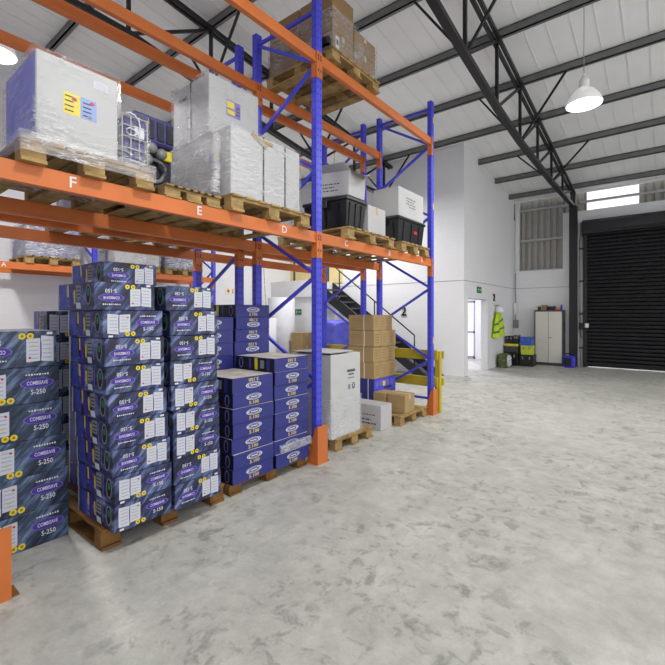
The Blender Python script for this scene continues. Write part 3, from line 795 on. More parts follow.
mb = MB(); mb.rect((fx, 0.13, 0.485), UY, UZ, 0.09, 0.05, 0)
for i in range(3): mb.rect((fx+.0008, 0.13, 0.50-i*.014), UY, UZ, .07, .004, 1)
mb.build('shipping_note', [PAPER, PRINTG], r)
wrap_child(r, -0.315, 0.315, -0.255, 0.255, 0.003, 0.582, amp=0.008, seed=1)
wrap_child(r, -0.6, 0.376, -0.335, 0.475, -0.085, 0.03, mat=FILMH, amp=0.012, step=.05, seed=41, top=False).name = 'wrap_skirt'
r.location = (-2.95-0.30, 1.095, FZ); tag(r, 'white case in clear wrap with yellow and blue label and lilac near side', 'carton')
# wire-sided crate and engine-like machine behind / beside it
def crate():
    r = MB().box(-0.3, 0.3, -0.08, 0.08, 0.02, 0.37, bev=0.01).build('wrapped_crate', MACHB)
    for z in (0.06, 0.14, 0.22, 0.30, 0.37):
        MB().tube([(0.315, -0.09, z), (0.315, 0.09, z)], 0.005, 6).tube([(-0.3, -0.09, z), (0.315, -0.09, z)], 0.005, 6).build('wire', GALV, r)
    for y in (-0.09, -0.03, 0.03, 0.09):
        MB().tube([(0.315, y, 0.0), (0.315, y, 0.38)], 0.005, 6).build('wire', GALV, r)
    MB().tube([(0.33, -.02+.05*math.cos(k*.7), .2+.012*k+.05*math.sin(k*.7)) for k in range(14)], 0.005, 6).build('white_cord', WHITEI, r)
    MB().rect((0.318, .03, .27), UY, UZ, .07, .08).build('paper_note', PAPER, r)
    wrap_child(r, -0.31, 0.335, -0.1, 0.1, 0.002, 0.40, amp=0.01, seed=9)
    return r
r = crate(); r.location = (-3.28, 1.462, L1+0.1445); tag(r, 'wrapped wire-sided crate of blue parts behind the white case', 'crate')
pallet(1.2, 0.5, -2.93, 1.68, L1, 'low narrow pallet on the front beam under the dark machine', h=0.1)
r = empty('machine', (0, 0, 0), 'dark blue machine with grey hoses between the wrapped white cases', 'machine')
MB().box(-0.35, 0.25, -0.22, 0.18, 0.0, 0.16, bev=0.02).build('base', MACHD, r)
MB().box(-0.33, 0.2, -0.2, 0.16, 0.16, 0.5, bev=0.03).build('engine_block', MACHD, r)
MB().box(-0.34, 0.22, -0.21, 0.17, 0.5, 0.74, bev=0.02).build('control_panel', MACHB, r)
for i in range(4): MB().box(0.22, 0.232, -0.18+i*.09, -0.12+i*.09, .54, .7).build('louvre', MACHD, r)
MB().tube([(0.24+.02*math.sin(a*3), -.05+.11*math.cos(a), .26+.1*math.sin(a)) for a in [k*PI/8 for k in range(26)]], 0.018, 8).build('hose', TUBEG, r)
for k, (y, z) in enumerate(((-.14, .42), (-.06, .45), (.03, .42), (-.1, .34))):
    MB().lathe([(0.045, 0), (0.05, .01), (.045, .06), (.02, .075), (0.0, .076)], (0.2, y, z), 14, axis='X').build('filter_cap', TUBEG, r)
MB().box(0.2, 0.225, .02, .14, .38, .47, bev=.005).build('warning_plate', YEL, r)
r.location = (-3.72, 1.92, L1+0.1)

# E/D: white strapped cases on a pallet
pallet(1.2, 1.0, -2.87, 2.25, L1, 'pale pallet on the orange beam under the white strapped cases')
def txt_energy(r, d, w, h):
    mb = MB(); fx = d/2+.001
    mb.rect((fx, -.02, h*.62), UY, UZ, w*.28, h*.24, 0); mb.rect((fx+.0006, -.055, h*.67), UY, UZ, w*.15, h*.1, 1); mb.rect((fx+.0006, -.05, h*.56), UY, UZ, w*.15, h*.07, 1)
    for i in range(3): mb.rect((fx+.0006, .04, h*(.56+i*.05)), UY, UZ, w*.08, h*.02, 2)
    mb.build('energy_label', [LILAC, YEL, INK], r)
    mb = MB(); fy = -w/2-.001
    mb.rect((-.02, fy, h*.4), UX, UZ, d*.12, h*.2, 0); mb.rect((-.02, fy-.0006, h*.4), UX, UZ, d*.08, h*.14, 1)
    mb.build('carton_mark', [GREYP, PAPER], r)
rl = carton_plain('e', 0.9, 0.86, 0.6, [CARDW], strap=((-.06, .22), STRAPK))()
mb = MB()
mb.rect((.22, -.431, .33), UX, UZ, .16, .15, 0); mb.rect((.25, -.4318, .36), UX, UZ, .08, .06, 1); mb.rect((.19, -.4318, .29), UX, UZ, .06, .05, 1)
mb.build('energy_label', [LILAC, YEL], rl)
MB().bar((.455, -.14, .565), (.455, .05, .56), .012, .03).bar((.456, -.2, .6), (.456, -.02, .52), .004, .05, mi=0).build('torn_tape', M('torn_card', srgb(160, 140, 110), .8), rl)
wrap_child(rl, -0.47, 0.462, -0.45, 0.44, 0.003, 0.615, amp=0.012, seed=2)
rl.location = (-2.915-0.45, 2.265+0.43, FZ); tag(rl, 'wide white case with two black straps on the pallet above the royal blue cartons', 'carton')
ru = carton_plain('e2', 0.62, 0.62, 0.67, [CARDW], strap=None, text=txt_energy)()
mb = MB(); mb.box(.0, .016, -.314, -.31, 0, .67).box(0, .016, -.314, .31, .67, .674); mb.build('strap', STRAPK, ru)
MB().box(-.2, -.05, -.315, -.31, .52, .55).build('hand_strap', STRAPK, ru)
wrap_child(ru, -0.33, 0.318, -0.33, 0.318, 0.003, 0.685, mat=FILM, amp=0.012, seed=3)
ru.location = (-3.42-0.31, 2.4+0.31, FZ+0.619); tag(ru, 'tall white case with a yellow label stacked on top of the wide strapped case', 'carton')
# loose film bunched along the near side of the E load
mb = MB(); mb.wrapbox(-3.86, -2.98, 2.14, 2.2, FZ+.003, FZ+0.56, amp=0.022, step=0.05, seed=6, round_=.06)
o = mb.build('loose_film', FILMH, at=(-3.4, 2.2, FZ)); tag(o, 'bunched clear film hanging on the near side of the white strapped cases', 'plastic film')

# bay 1: pallets, tubs, white boxes
pallet(1.2, 1.06, -2.88, 3.93, L1, 'pale pallet on the far bay beam under the larger black tub')
pallet(1.2, 0.86, -2.88, 5.2, L1, 'pallet at the far end of the beam under the second black tub')
def make_tub(d, w, h):
    def f():
        r = empty('storage_tub')
        mb = MB(); t = .03
        b = [(-d/2+t, -w/2+t), (d/2-t, -w/2+t), (d/2-t, w/2-t), (-d/2+t, w/2-t)]; tp = [(-d/2, -w/2), (d/2, -w/2), (d/2, w/2), (-d/2, w/2)]
        A = [mb.bm.verts.new((x, y, 0)) for x, y in b]; B = [mb.bm.verts.new((x, y, h-.05)) for x, y in tp]
        mb.bm.faces.new(A[::-1]); mb.bm.faces.new(B)
        for k in range(4): mb.bm.faces.new((A[k], A[(k+1) % 4], B[(k+1) % 4], B[k]))
        for y in (-w*.3, 0, w*.3): mb.bar((d/2-t+.004, y, .02), (d/2+.004, y, h-.07), .03, .012)
        for x in (-d*.3, 0, d*.3): mb.bar((x, -w/2+t-.004, .02), (x, -w/2-.004, h-.07), .03, .012)
        mb.build('tub_body', BLACKP, r)
        MB().box(-d/2-.02, d/2+.02, -w/2-.02, w/2+.02, h-.05, h-.01, bev=.01).box(-d/2+.02, d/2-.02, -w/2+.02, w/2-.02, h-.01, h, bev=.004).build('lid', BLACKP, r)
        for s in (-1, 1): MB().box(-.06, .06, s*(w/2+.02), s*(w/2+.035), h-.12, h-.03, bev=.006).build('clip', BLACKP, r)
        return r
    return f
t1 = make_tub(.68, .40, .385)(); t1.location = (-2.955-.34, 4.18, FZ); tag(t1, 'large black lidded storage tub next to the middle rack post', 'storage tub')
t2_ = make_tub(.5, .80, .385)(); t2_.location = (-2.97-.25, 5.64, FZ); tag(t2_, 'black lidded storage tub at the far end of the orange beam', 'storage tub')
MB().rect((.243, .12, .2), UY, UZ, .1, .05).build('sticker', REDP, t2_)
def txt_lines(rows, u='front'):
    def f(r, d, w, h):
        for (a, b, L, t) in rows:
            mb = MB()
            x = -L/2
            k = 0
            while x < L/2:
                s = .012+.01*((k*7) % 3); 
                if u == 'front': mb.rect((d/2+.001, a+x+s/2, b), UY, UZ, s, t)
                else: mb.rect((a+x+s/2, -w/2-.001, b), UX, UZ, s, t)
                x += s+.006+.008*((k*5) % 2); k += 1
            mb.build('printed_line', INK, r)
    return f
wb = carton_plain('wb', .42, .78, .42, [CARDW], text=txt_lines([(-.02, .29, .3, .016), (-.04, .25, .24, .014), (-.02, .21, .3, .014), (.02, .17, .2, .014)]))()
wb.location = (-2.98-.21, 5.64, FZ+.3855); tag(wb, 'white carton with printed lines on top of the far black tub', 'carton')
sb = carton_plain('sb', .45, .42, .36, [CARDW], tape=TAPE)(); sb.location = (-2.95-.225, 4.64, FZ); tag(sb, 'small plain white carton between the two black tubs', 'carton')
# tilted, open white box on tub 1
ob = MB().box(-.3, .3, -.17, .17, 0, .3, bev=.006).build('open_carton', CARDW)
txt_lines([(.0, .15, .26, .014), (-.03, .11, .2, .014), (.02, .07, .24, .014)], u='side')(ob, .6, .34, .3)
for p in ([(-.3, -.17, .3), (.3, -.17, .3), (.28, -.27, .36), (-.28, -.27, .36)], [(.3, -.17, .3), (.3, .17, .3), (.42, .17, .24), (.42, -.17, .24)], [(.3, .17, .3), (-.3, .17, .3), (-.28, .3, .36), (.28, .3, .36)]):
    mb = MB(); a = [V(q) for q in p]; n = (a[1]-a[0]).cross(a[2]-a[0]).normalized()*.005
    mb.face(a); mb.face([q+n for q in a][::-1])
    for k in range(4): mb.face([a[k], a[k]+n, a[(k+1) % 4]+n, a[(k+1) % 4]])
    mb.build('flap', [CARDD if p[0][0] > 0 and p[1][0] > 0 else CARDW], ob)
ob.location = (-3.25, 4.18, FZ+.414); ob.rotation_euler = (0, math.radians(5), 0); tag(ob, 'tilted open white carton lying on the large black tub', 'carton')

# L2 pallet with brown cartons
pallet(1.1, 0.95, -2.87, 3.63, L2, 'pallet on the top beam carrying brown cartons, seen from below')
L2Z = L2+.1445
def brown_note(r, d, w, h):
    mb = MB(); mb.rect((d/2+.001, -w*.28, h*.5), UY, UZ, .07, .15, 0); mb.rect((d/2+.0016, -w*.28, h*.52), UY, UZ, .035, .06, 1)
    mb.rect((d*.1, -w/2-.001, h*.5), UX, UZ, .09, .12, 0); mb.rect((d*.1, -w/2-.0016, h*.5), UX, UZ, .05, .07, 1)
    mb.build('shipping_note', [PAPER, INK], r)
k = 0
def cartonb(key, d, w, h, x1, y0, z, label, mats=None, group=None, rz=0, **kw):
    return spawn(key, carton_plain(key, d, w, h, mats or [CARD], **kw), (x1-d/2, y0+w/2, z), (0, 0, rz), label, 'carton', group)
G2 = 'brown cartons on the top beam pallet'
for i in range(3):
    cartonb('tb1' if i else 'tb0', .5, .4, .225, -2.92, 3.67, L2Z+i*.2265, 'brown carton, %s in the near front pile on the top beam pallet' % ORD[i], [CARDD], G2, tape=TAPE, text=None if i else brown_note)
    cartonb('tb1', .5, .4, .225, -3.44, 3.67, L2Z+i*.2265, 'brown carton, %s in the near rear pile on the top beam pallet' % ORD[i], [CARDD], G2)
for i in range(2):
    cartonb('tb2', .5, .46, .225, -2.92, 4.09, L2Z+i*.2265, 'brown carton, %s in the far front pile on the top beam pallet' % ORD[i], [CARDD], G2, tape=TAPE)
    cartonb('tb2', .5, .46, .225, -3.44, 4.09, L2Z+i*.2265, 'brown carton, %s in the far rear pile on the top beam pallet' % ORD[i], [CARDD], G2)
o = MB().wrapbox(-3.95, -2.9, 3.65, 4.57, L2Z+.002, L2Z+.47, amp=.008, step=.09, seed=5, top=False).build('wrap_sheet', FILM, at=(-3.4, 4.1, L2Z)); tag(o, 'clear stretch film around the brown cartons on the top beam', 'plastic film')
o = MB().wrapbox(-3.12, -2.89, 3.545, 3.6, L2Z+.0, L2Z+.1, amp=.03, step=.04, seed=8, round_=.05).build('black_bag', BLACKP, at=(-3.0, 3.6, L2Z)); tag(o, 'crumpled black plastic under the near edge of the brown cartons', 'plastic bag')

# ------------------------------------------------------------------ floor level, far bay
pallet(1.0, 0.78, -2.995, 3.84, 0, 'pale pallet on the floor under the tall grey wrapped carton')
def tall_print(r, d, w, h):
    mb = MB(); fx = d/2+.001
    mb.rect((fx, .0+.1, h*.78), UY, UZ, .17, .03, 0); mb.rect((fx, .1, h*.735), UY, UZ, .11, .018, 0); mb.rect((fx, .1, h*.69), UY, UZ, .13, .01, 0)
    mb.rect((fx, .06, h*.58), UY, UZ, .05, .06, 1); mb.disc((fx, .15, h*.585), UY, UZ, .035, .045, 0, n=6); mb.rect((fx+.0006, .15, h*.59), UY, UZ, .02, .04, 2)
    mb.build('printed_marks', [M('faded_ink', srgb(80, 80, 84), .7), GREYP, PAPER], r)
tc = carton_plain('tall', .6, .6, .98, [M('grey_white_card', srgb(196, 196, 194), .55, var=.04)], text=tall_print)()
wrap_child(tc, -.31, .312, -.31, .312, .003, .45, mat=FILMH, amp=.014, seed=11, flare=.02, top=False)
MB().box(-.32, .22, -.3, .26, .992, 1.0).box(-.2, .3, -.32, .1, 1.0, 1.006).build('card_sheet', CARDW, tc)
tc.location = (-3.05-.3, 3.8+.3, .1445); tag(tc, 'tall white carton in grey stretch film on a pallet behind the middle rack post', 'carton')
fb = carton_plain('fb', .58, .29, .34, [CARDW], text=txt_lines([(.05, .2, .3, .014), (.02, .13, .2, .02), (.06, .08, .26, .02)], u='side'), tape=CARDW)()
fb.location = (-3.06-.29, 4.91+.145, 0); tag(fb, 'low white carton standing on the concrete before the brown stack', 'carton')
pallet(1.2, 0.84, -2.95, 5.28, 0, 'pale pallet on the floor at the far rack post with small brown cartons')
GS = 'small brown cartons on the far floor pallet'
cartonb('sc', .3, .3, .27, -2.985, 5.45, .1445, 'small brown carton nearest the front corner of the far floor pallet', None, GS, tape=TAPE)
cartonb('sc2', .215, .3, .27, -3.3, 5.42, .1445, 'small brown carton behind the front corner one on the far floor pallet', None, GS)
# tall brown stack on blue cartons, same pallet rear
def blue_print(r, d, w, h):
    mb = MB(); fx = d/2+.001
    for i, (y, ww, m) in enumerate(((-.24, .07, 0), (-.14, .05, 0), (-.04, .08, 1), (.07, .06, 0), (.2, .08, 0))): mb.rect((fx, y, h*(.6+.05*(i % 2))), UY, UZ, ww, h*.35, m)
    mb.build('printed_panel', [LILAC, YEL, INK], r)
    MB().rect((fx, .08, h*.28), UY, UZ, .22, h*.16).build('dark_bar', INK, r)
    for x in (-.05, .14): MB().box(x-.006, x+.006, -w/2-.003, -w/2, 0, h).build('strap', STRAPW, r)
cartonb('bb', .5, .66, .225, -3.525, 5.46, .1445, 'bright blue printed carton at the bottom of the brown carton stack', [DBLUE, BLUE], None, text=blue_print, fm=[0, 0, 0, 1, 0, 0])
cartonb('bb', .5, .66, .225, -3.525, 5.46, .3705, 'bright blue printed carton directly under the tall pile of brown cartons', [DBLUE, BLUE], None, text=blue_print, fm=[0, 0, 0, 1, 0, 0])
def ribs(r, d, w, h):
    mb = MB()
    for i in range(4): mb.rect((d/2+.001, -w*.1+.0*i, h*(.25+.17*i)), UY, UZ, w*.5, .012, 0)
    mb.build('printed_lines', CARDD, r)
    mb = MB()
    for i in range(5): mb.rect((-.08, -w/2-.001, h*(.2+.14*i)), UX, UZ, d*.4, .006, 0)
    mb.build('side_print', CARDD, r)
    for x in (.06,): MB().box(x-.006, x+.006, -w/2-.003, -w/2, 0, h).build('strap', STRAPW, r)
for t in range(4):
    h = .248; z = .597+t*.25
    for j in range(3):
        if t == 3: y0 = 5.49+j*.19; w = .186
        else: y0 = 5.455+j*.223+(.01 if t == 1 else 0); w = .219
        cartonb('bs3' if t == 3 else 'bs', .48, w, h if t < 3 else .245, -3.525-(.02 if t == 1 else 0)-(.03 if t == 3 else 0), y0, z,
                'brown strapped carton, %s row of the tall brown stack, %s of three from the left' % (ORD[t], ['first', 'second', 'third'][j]), None, 'brown cartons of the tall stack', text=ribs)

# ------------------------------------------------------------------ loads on the hidden rows (glimpsed between beams)
def wrapped_load(x1, y0, z, w, h, d, label, mat, seed):
    r = MB().box(-d/2, d/2, -w/2, w/2, 0, h*.55, bev=.01).box(-d/2+.05, d/2-.04, -w/2+.06, w/2-.08, h*.55, h, bev=.01).build('wrapped_goods', mat)
    wrap_child(r, -d/2-.02, d/2+.02, -w/2-.02, w/2+.02, .003, h+.015, mat=FILMH, amp=.025, seed=seed, round_=.05)
    r.location = (x1-d/2, y0+w/2, z); tag(r, label, 'wrapped load', 'wrapped pallet loads on the rear racks')
pallet(1.1, .8, BF+.06, 1.62, L1, 'pale pallet on the rear rack seen through the gap under the machine')
wrapped_load(BF+.02, 1.68, L1+.1445, .68, .55, .9, 'silver wrapped load on the rear rack behind the dark machine', MACHB, 21)
pallet(1.1, .8, BF+.06, 2.5, L1, 'pale pallet on the rear rack behind the white strapped cases')
wrapped_load(BF+.02, 2.55, L1+.1445, .7, .5, .9, 'silver wrapped load on the rear rack behind the white strapped cases', CARDW, 22)
WZ = 2.52
for i, (y0, w, mat, lb) in enumerate(((2.45, .85, MACHB, 'above the letter plates'), (4.0, .95, CARDW, 'in the middle of its far bay'), (5.15, .9, MACHB, 'nearest the far post'))):
    pallet(1.0, w+.04, WF+.05, y0-.02, WZ, 'pallet on the wall rack under the wrapped load %s' % lb)
    wrapped_load(WF+.03, y0, WZ+.1445, w, .62, .85, 'silver wrapped load on the wall rack %s' % lb, mat, 30+i)

# ------------------------------------------------------------------ back area: landing, stairs, rolls
mb = MB(); mb.box(XL, -8.3, 9.62, YO, 0, 2.6).build('wall_landing', WHITE, kind='structure')
ld = MB().box(XL+.002, -8.25, 9.56, 9.618, 2.14, 2.66).build('landing_parapet', WHITE, at=(-9.2, 10, 2.16)); tag(ld, 'white parapet of the stair landing beyond the racks', 'parapet')
mb = MB(); mb.box(XL+.002, -7.95, YO-.03, YO-.001, 2.601, 3.75)
cb_ = mb.build('lit_room_panel', WARMROOM, at=(-9, YO-.02, 2.67)); tag(cb_, 'cream-painted warm lit room screen above the white landing parapet', 'backdrop')  # flat panel whose cream colour imitates a warmly lit room
for x in (-10.0, -9.2, -8.5): MB().box(x-.03, x+.03, YO-.06, YO-.03, 2.67, 3.75).build('post', DGREY, cb_)
st = empty('staircase', (-6.5, 9.98, 0), 'dark steel staircase with black handrail climbing left along the office wall', 'staircase')
sl = 0.72; x0 = -4.65
def nz(x): return (x0-x)*sl
for y in (9.6, 10.36):
    mb = MB(); mb.prism([(x0+.12, 0), (x0-.25, 0), (-8.25, nz(-8.25)-.34), (-8.25, nz(-8.25)+.02)], (0, y, 0), UX, UZ, UY, .04)
    mb.build('stringer', STEELD, st)
n = 13
for i in range(n):
    x = x0-.08-i*(3.45/n); z = .19*(i+1)
    MB().box(x-.25, x, 9.64, 10.36, nz(x)-.02+.0, nz(x)+.02).build('tread', DGREY, st)
for y in (9.62,):
    MB().tube([(x0-.35, y, .1), (x0-.35, y, nz(x0-.35)+.82), (-8.25, y, nz(-8.25)+.9)], .02, 8).build('handrail', BLACK, st)
    for x in (-6.2, -7.4, -8.2): MB().tube([(x, y, nz(x)), (x, y, nz(x)+.87)], .018, 8).build('rail_post', BLACK, st)
ol = MB().box(-6.0, -5.0, 12.6, 13.2, 2.92, 2.97).build('added_room_light', WHITE, at=(-5.5, 12.9, 2.92)); tag(ol, 'unseen white light panel added to brighten the room behind the bright doorway', 'lamp')  # lamp added out of view to brighten the room behind the doorway
MB().box(-5.97, -5.03, 12.63, 13.17, 2.91, 2.92).build('diffuser', LAMPE, ol)
MB().tube([(-5.5, 12.9, 2.97), (-5.5, 12.9, roofz(12.9))], .006, 6).build('cord', CORD, ol)
al = bpy.data.lights.new('added_office_fill', 'AREA'); al.shape = 'RECTANGLE'; al.size = .94; al.size_y = .54; al.energy = 70; al.color = (.9, .88, 1)  # area light of the added room lamp
alo = bpy.data.objects.new('added_office_fill', al); COL.objects.link(alo); alo.location = (-5.5, 12.9, 2.9)
def sign(name, mb, mats, at, label, cat, group=None): 
    o = mb.build(name, mats, at=at); tag(o, label, cat, group); return o
# exit signs (white running figure and arrow on green)
def exit_sign(o, u, n, w, h, label):
    o, u, n = V(o), V(u), V(n); mb = MB()
    mb.prism([(-w/2, -h/2), (w/2, -h/2), (w/2, h/2), (-w/2, h/2)], o, u, UZ, n, .012, 0)
    f = o+n*.0128
    r = mb.build('exit_sign', GREENP, at=o); tag(r, label, 'sign', 'green exit signs')
    m2 = MB(); q = f+n*.0006
    m2.disc(q-u*w*.22+V(UZ)*h*.22, u, UZ, h*.08, h*.08, 0, n=8)
    for a, b in (((-.2, .12), (-.25, -.08)), ((-.25, -.08), (-.14, -.3)), ((-.25, -.08), (-.36, -.25)), ((-.2, .1), (-.08, .0)), ((-.2, .1), (-.34, .04))):
        p1 = q+u*w*a[0]+V(UZ)*h*a[1]; p2 = q+u*w*b[0]+V(UZ)*h*b[1]; d = (p2-p1).normalized(); c = d.cross(n)*h*.045
        m2.face([p1-c, p2-c, p2+c, p1+c])
    m2.rect(q+u*w*.22-u*w*.06, u, UZ, w*.2, h*.12); m2.face([q+u*w*.24+V(UZ)*h*.2, q+u*w*.24-V(UZ)*h*.2, q+u*w*.4])
    m2.build('pictogram', WHITEI, r)
exit_sign((-9.02, 9.62, 1.68), UX, (0, -1, 0), .26, .17, 'green exit sign on the white landing wall beyond the racks')
exit_sign((XO, 11.6, 2.28), UY, (1, 0, 0), .34, .17, 'green exit sign above the bright doorway')
# fire signs on left wall
fs = MB().box(XL, XL+.01, 7.72, 8.08, 2.2, 2.4).build('fire_sign', M('cream_sign', srgb(232, 226, 204), .5), at=(XL, 7.9, 2.3)); tag(fs, 'cream fire point sign with two red symbols on the left wall', 'sign')
MB().rect((XL+.0108, 7.82, 2.3), UY, UZ, .03, .13).rect((XL+.0108, 7.82, 2.3), UY, UZ, .1, .04).disc((XL+.0108, 7.99, 2.27), UY, UZ, .02, .05, n=8).rect((XL+.0108, 7.99, 2.34), UY, UZ, .03, .04).build('red_symbol', REDP, fs)
# ladder, rolls, cartons, tarp
lr = empty('ladder', (-9.9, 8.95, 0), 'white ladder leaning by the left wall beyond the racks', 'ladder')
for y in (8.75, 9.1): MB().bar((-9.75, y, 0), (-10.05, y, 3.3), .04, .06).build('rail', WHITE, lr)
for i in range(12): MB().bar((-9.75-.3*(.2+i*.26)/3.3, 8.75, .2+i*.26), (-9.75-.3*(.2+i*.26)/3.3, 9.1, .2+i*.26), .03, .03).build('rung', WHITE, lr)
def roll(x, y, rad, h, label):
    o = MB().lathe([(rad-.02, 0), (rad, .01), (rad, h-.02), (rad-.03, h), (.06, h-.005), (.05, h-.06)], (x, y, 0), 28).build('foam_roll', FOAM, at=(x, y, 0)); tag(o, label, 'roll', 'white packing rolls')
    MB().lathe([(.05, h-.05), (.05, h+.004), (.04, h+.004), (.04, h-.05)], (x, y, 0), 14).build('core_tube', CARD, o)
roll(-9.0, 8.85, .4, 2.1, 'tall white roll of packing foam below the landing')
roll(-8.75, 8.0, .3, 1.5, 'shorter white roll of packing foam in front of the tall one')
cartonb('gb', .4, .5, .36, -8.1, 8.75, 0, 'brown carton, bottom of the pile below the green exit sign', None, 'brown cartons below the landing', tape=TAPE)
cartonb('gb', .4, .5, .36, -8.1, 8.75, .361, 'brown carton, second of the pile below the green exit sign', None, 'brown cartons below the landing', tape=TAPE)
cartonb('gb', .4, .5, .36, -8.1, 8.75, .722, 'brown carton, topmost of the pile below the green exit sign', None, 'brown cartons below the landing', tape=TAPE)
mb = MB(); mb.wrapbox(-7.6, -6.85, 8.7, 9.4, .12, 1.45, amp=.05, step=.09, seed=14, flare=.05, round_=.12)
tp = mb.build('draped_stock', TARP, at=(-7.2, 9.05, 0)); tag(tp, 'goods under a bright blue cover standing below the stairs', 'covered goods')
MB().box(-7.55, -6.9, 8.75, 9.35, 0, .12, bev=.01).build('pallet_base', WOODD, tp)
# yellow barrier
yb = empty('safety_barrier', (-2.93, 6.42, 0), 'yellow wooden barrier with two rails behind the far rack post', 'barrier')
MB().box(-2.96, -2.87, 6.40, 6.48, 0, 1.0, bev=.004).build('post', YELP, yb)
for z0, z1 in ((.86, 1.02), (.42, .58)):
    MB().box(-5.5, -2.9, 6.36, 6.398, z0, z1, bev=.004).build('rail', YELP, yb)
    MB().box(-2.90, -2.84, 6.482, 6.50, z0+.02, z1-.02, bev=.003).build('end_cap', YELP, yb)
MB().box(-4.0, -3.93, 6.40, 6.48, 0, 1.0, bev=.004).build('post', YELP, yb)
MB().box(-5.45, -5.37, 6.40, 6.48, 0, 1.0, bev=.004).build('post', YELP, yb)
# bay numbers on walls
for (o, u, n, s, lb) in (((-5.78, YO, 1.68), UX, V((0, -1, 0)), .36, 'dark figure two fixed on the office wall above the stairs'), ((XO, 12.85, 2.1), UY, V((1, 0, 0)), .3, 'dark figure two on the wall above the white helmet')):
    vs, fs_ = text_geo('2'); mb = MB(); o = V(o); u = V(u)
    for k in (0.004, .035):
        vv = [mb.bm.verts.new(o+u*p.x*s+V(UZ)*p.y*s+n*k) for p in vs]
        for f in fs_:
            mb.bm.faces.new([vv[i] for i in (f if k > .01 else f[::-1])])
    bmesh.ops.convex_hull
    nvs = len(vs); mb.bm.verts.ensure_lookup_table(); mb.bm.edges.ensure_lookup_table()
    for e in [e for e in mb.bm.edges if len(e.link_faces) == 1 and e.verts[0].index < 0 or False]: pass
    mb.bm.verts.index_update(); be = [(e.verts[0].index, e.verts[1].index) for e in mb.bm.edges if len(e.link_faces) == 1 and max(e.verts[0].index, e.verts[1].index) < nvs]
    mb.bm.verts.ensure_lookup_table()
    for a, b in be:
        try: mb.bm.faces.new((mb.bm.verts[a], mb.bm.verts[b], mb.bm.verts[b+nvs], mb.bm.verts[a+nvs]))
        except ValueError: pass
    oo = mb.build('wall_number', BRONZE, at=o); tag(oo, lb, 'number sign')

# ------------------------------------------------------------------ far corner: cabinet, tools, vest
cb = empty('steel_cabinet', (-2.9, 14.75, 0), 'two-door pale grey steel cabinet with dark frame against the back wall', 'cabinet')
C0, C1, CY = -3.31, -2.49, 14.56
MB().box(C0, C1, CY, 14.96, .0, 1.74, bev=.004).build('body', DGREY, cb)
for a, b, hx in ((C0+.035, -2.905, -2.94), (-2.895, C1-.035, None)):
    d_ = MB().box(a, b, CY-.016, CY-.001, .09, 1.69, bev=.004).build('door', CABF, cb)
    if hx is None: MB().box(-2.88, -2.82, CY-.035, CY-.016, .86, .89).tube([(-2.86, CY-.03, .875), (-2.78, CY-.045, .875)], .008).build('handle', GREYM, d_)
def small(name, mb, mats, at, label, cat, group=None): 
    o = mb.build(name, mats, at=at); tag(o, label, cat, group); return o
TZ = 1.7405; GC = 'small items on top of the cabinet'
small('paint_tin', MB().lathe([(.05, 0), (.05, .11), (.045, .12), (0, .12)], (-3.2, 14.75, TZ), 16), M('rust_tin', srgb(120, 70, 60), .5), (-3.2, 14.75, TZ), 'small reddish tin at the left end of the cabinet top', 'tin', GC)
small('small_carton', MB().box(-3.12, -2.98, 14.68, 14.86, TZ, TZ+.16, bev=.004), CARDD, (-3.05, 14.77, TZ), 'small brown box on top of the cabinet', 'box', GC)
small('tool_case', MB().box(-2.95, -2.74, 14.66, 14.88, TZ, TZ+.12, bev=.01), BLACKP, (-2.85, 14.77, TZ), 'flat black case on top of the cabinet', 'case', GC)
small('orange_tray', MB().box(-2.72, -2.59, 14.62, 14.8, TZ, TZ+.05, bev=.01), ORG, (-2.66, 14.7, TZ), 'orange plastic tray near the right of the cabinet top', 'tray', GC)
bt = small('spray_bottle', MB().lathe([(.03, 0), (.03, .13), (.015, .155), (.015, .17)], (-2.55, 14.66, TZ), 12), HEATB, (-2.55, 14.66, TZ), 'blue bottle with white cap on the cabinet top', 'bottle', GC)
MB().lathe([(.018, .17), (.018, .2), (0, .2)], (-2.55, 14.66, TZ), 10).build('cap', WHITEI, bt)
fh = empty('fan_heater', (-2.28, 14.35, 0), 'small blue fan heater with black grille on the floor by the black column', 'heater')
MB().box(-2.44, -2.12, 14.25, 14.5, .0, .36, bev=.04).build('body', HEATB, fh)
MB().box(-2.4, -2.22, 14.238, 14.252, .06, .3, bev=.01).build('grille', BLACK, fh)
MB().tube([(-2.4, 14.37, .34), (-2.38, 14.37, .42), (-2.2, 14.37, .42), (-2.17, 14.37, .34)], .018, 8).build('handle', BLACKP, fh)

def toolbox(x, y, z, w, d, h, mat, lidm, label, cat='toolbox', group='toolboxes in the far corner'):
    r = MB().box(x, x+w, y, y+d, z, z+h*.72, bev=.01).build('toolbox', mat, at=(x+w/2, y+d/2, z)); tag(r, label, cat, group)
    MB().box(x-.006, x+w+.006, y-.006, y+d+.006, z+h*.72+.001, z+h, bev=.008).build('lid', lidm, r)
    for q in (.25, .75): MB().box(x+w*q-.02, x+w*q+.02, y-.02, y-.006, z+h*.6, z+h*.85, bev=.003).build('latch', GREYP, r)
    return r
toolbox(-4.02, 13.75, 0, .42, .4, .42, BLACKP, BLACKP, 'black floor crate at the left of the corner toolbox stacks')
toolbox(-4.01, 13.77, .421, .4, .36, .26, M('charcoal_plastic', srgb(60, 60, 64), .5), YEL, 'grey toolbox with a yellow lid on the black crate')
toolbox(-3.98, 13.82, .682, .22, .28, .24, BLACKP, BLACKP, 'small black toolbox on the yellow-lidded one')
toolbox(-3.74, 13.82, .682, .13, .28, .27, BLACKP, M('rust_lid', srgb(120, 60, 40), .5), 'black toolbox with a rusty red lid beside the small black one')
toolbox(-3.57, 13.8, 0, .4, .4, .36, BLACKP, BLACKP, 'black floor toolbox next to the steel cabinet')
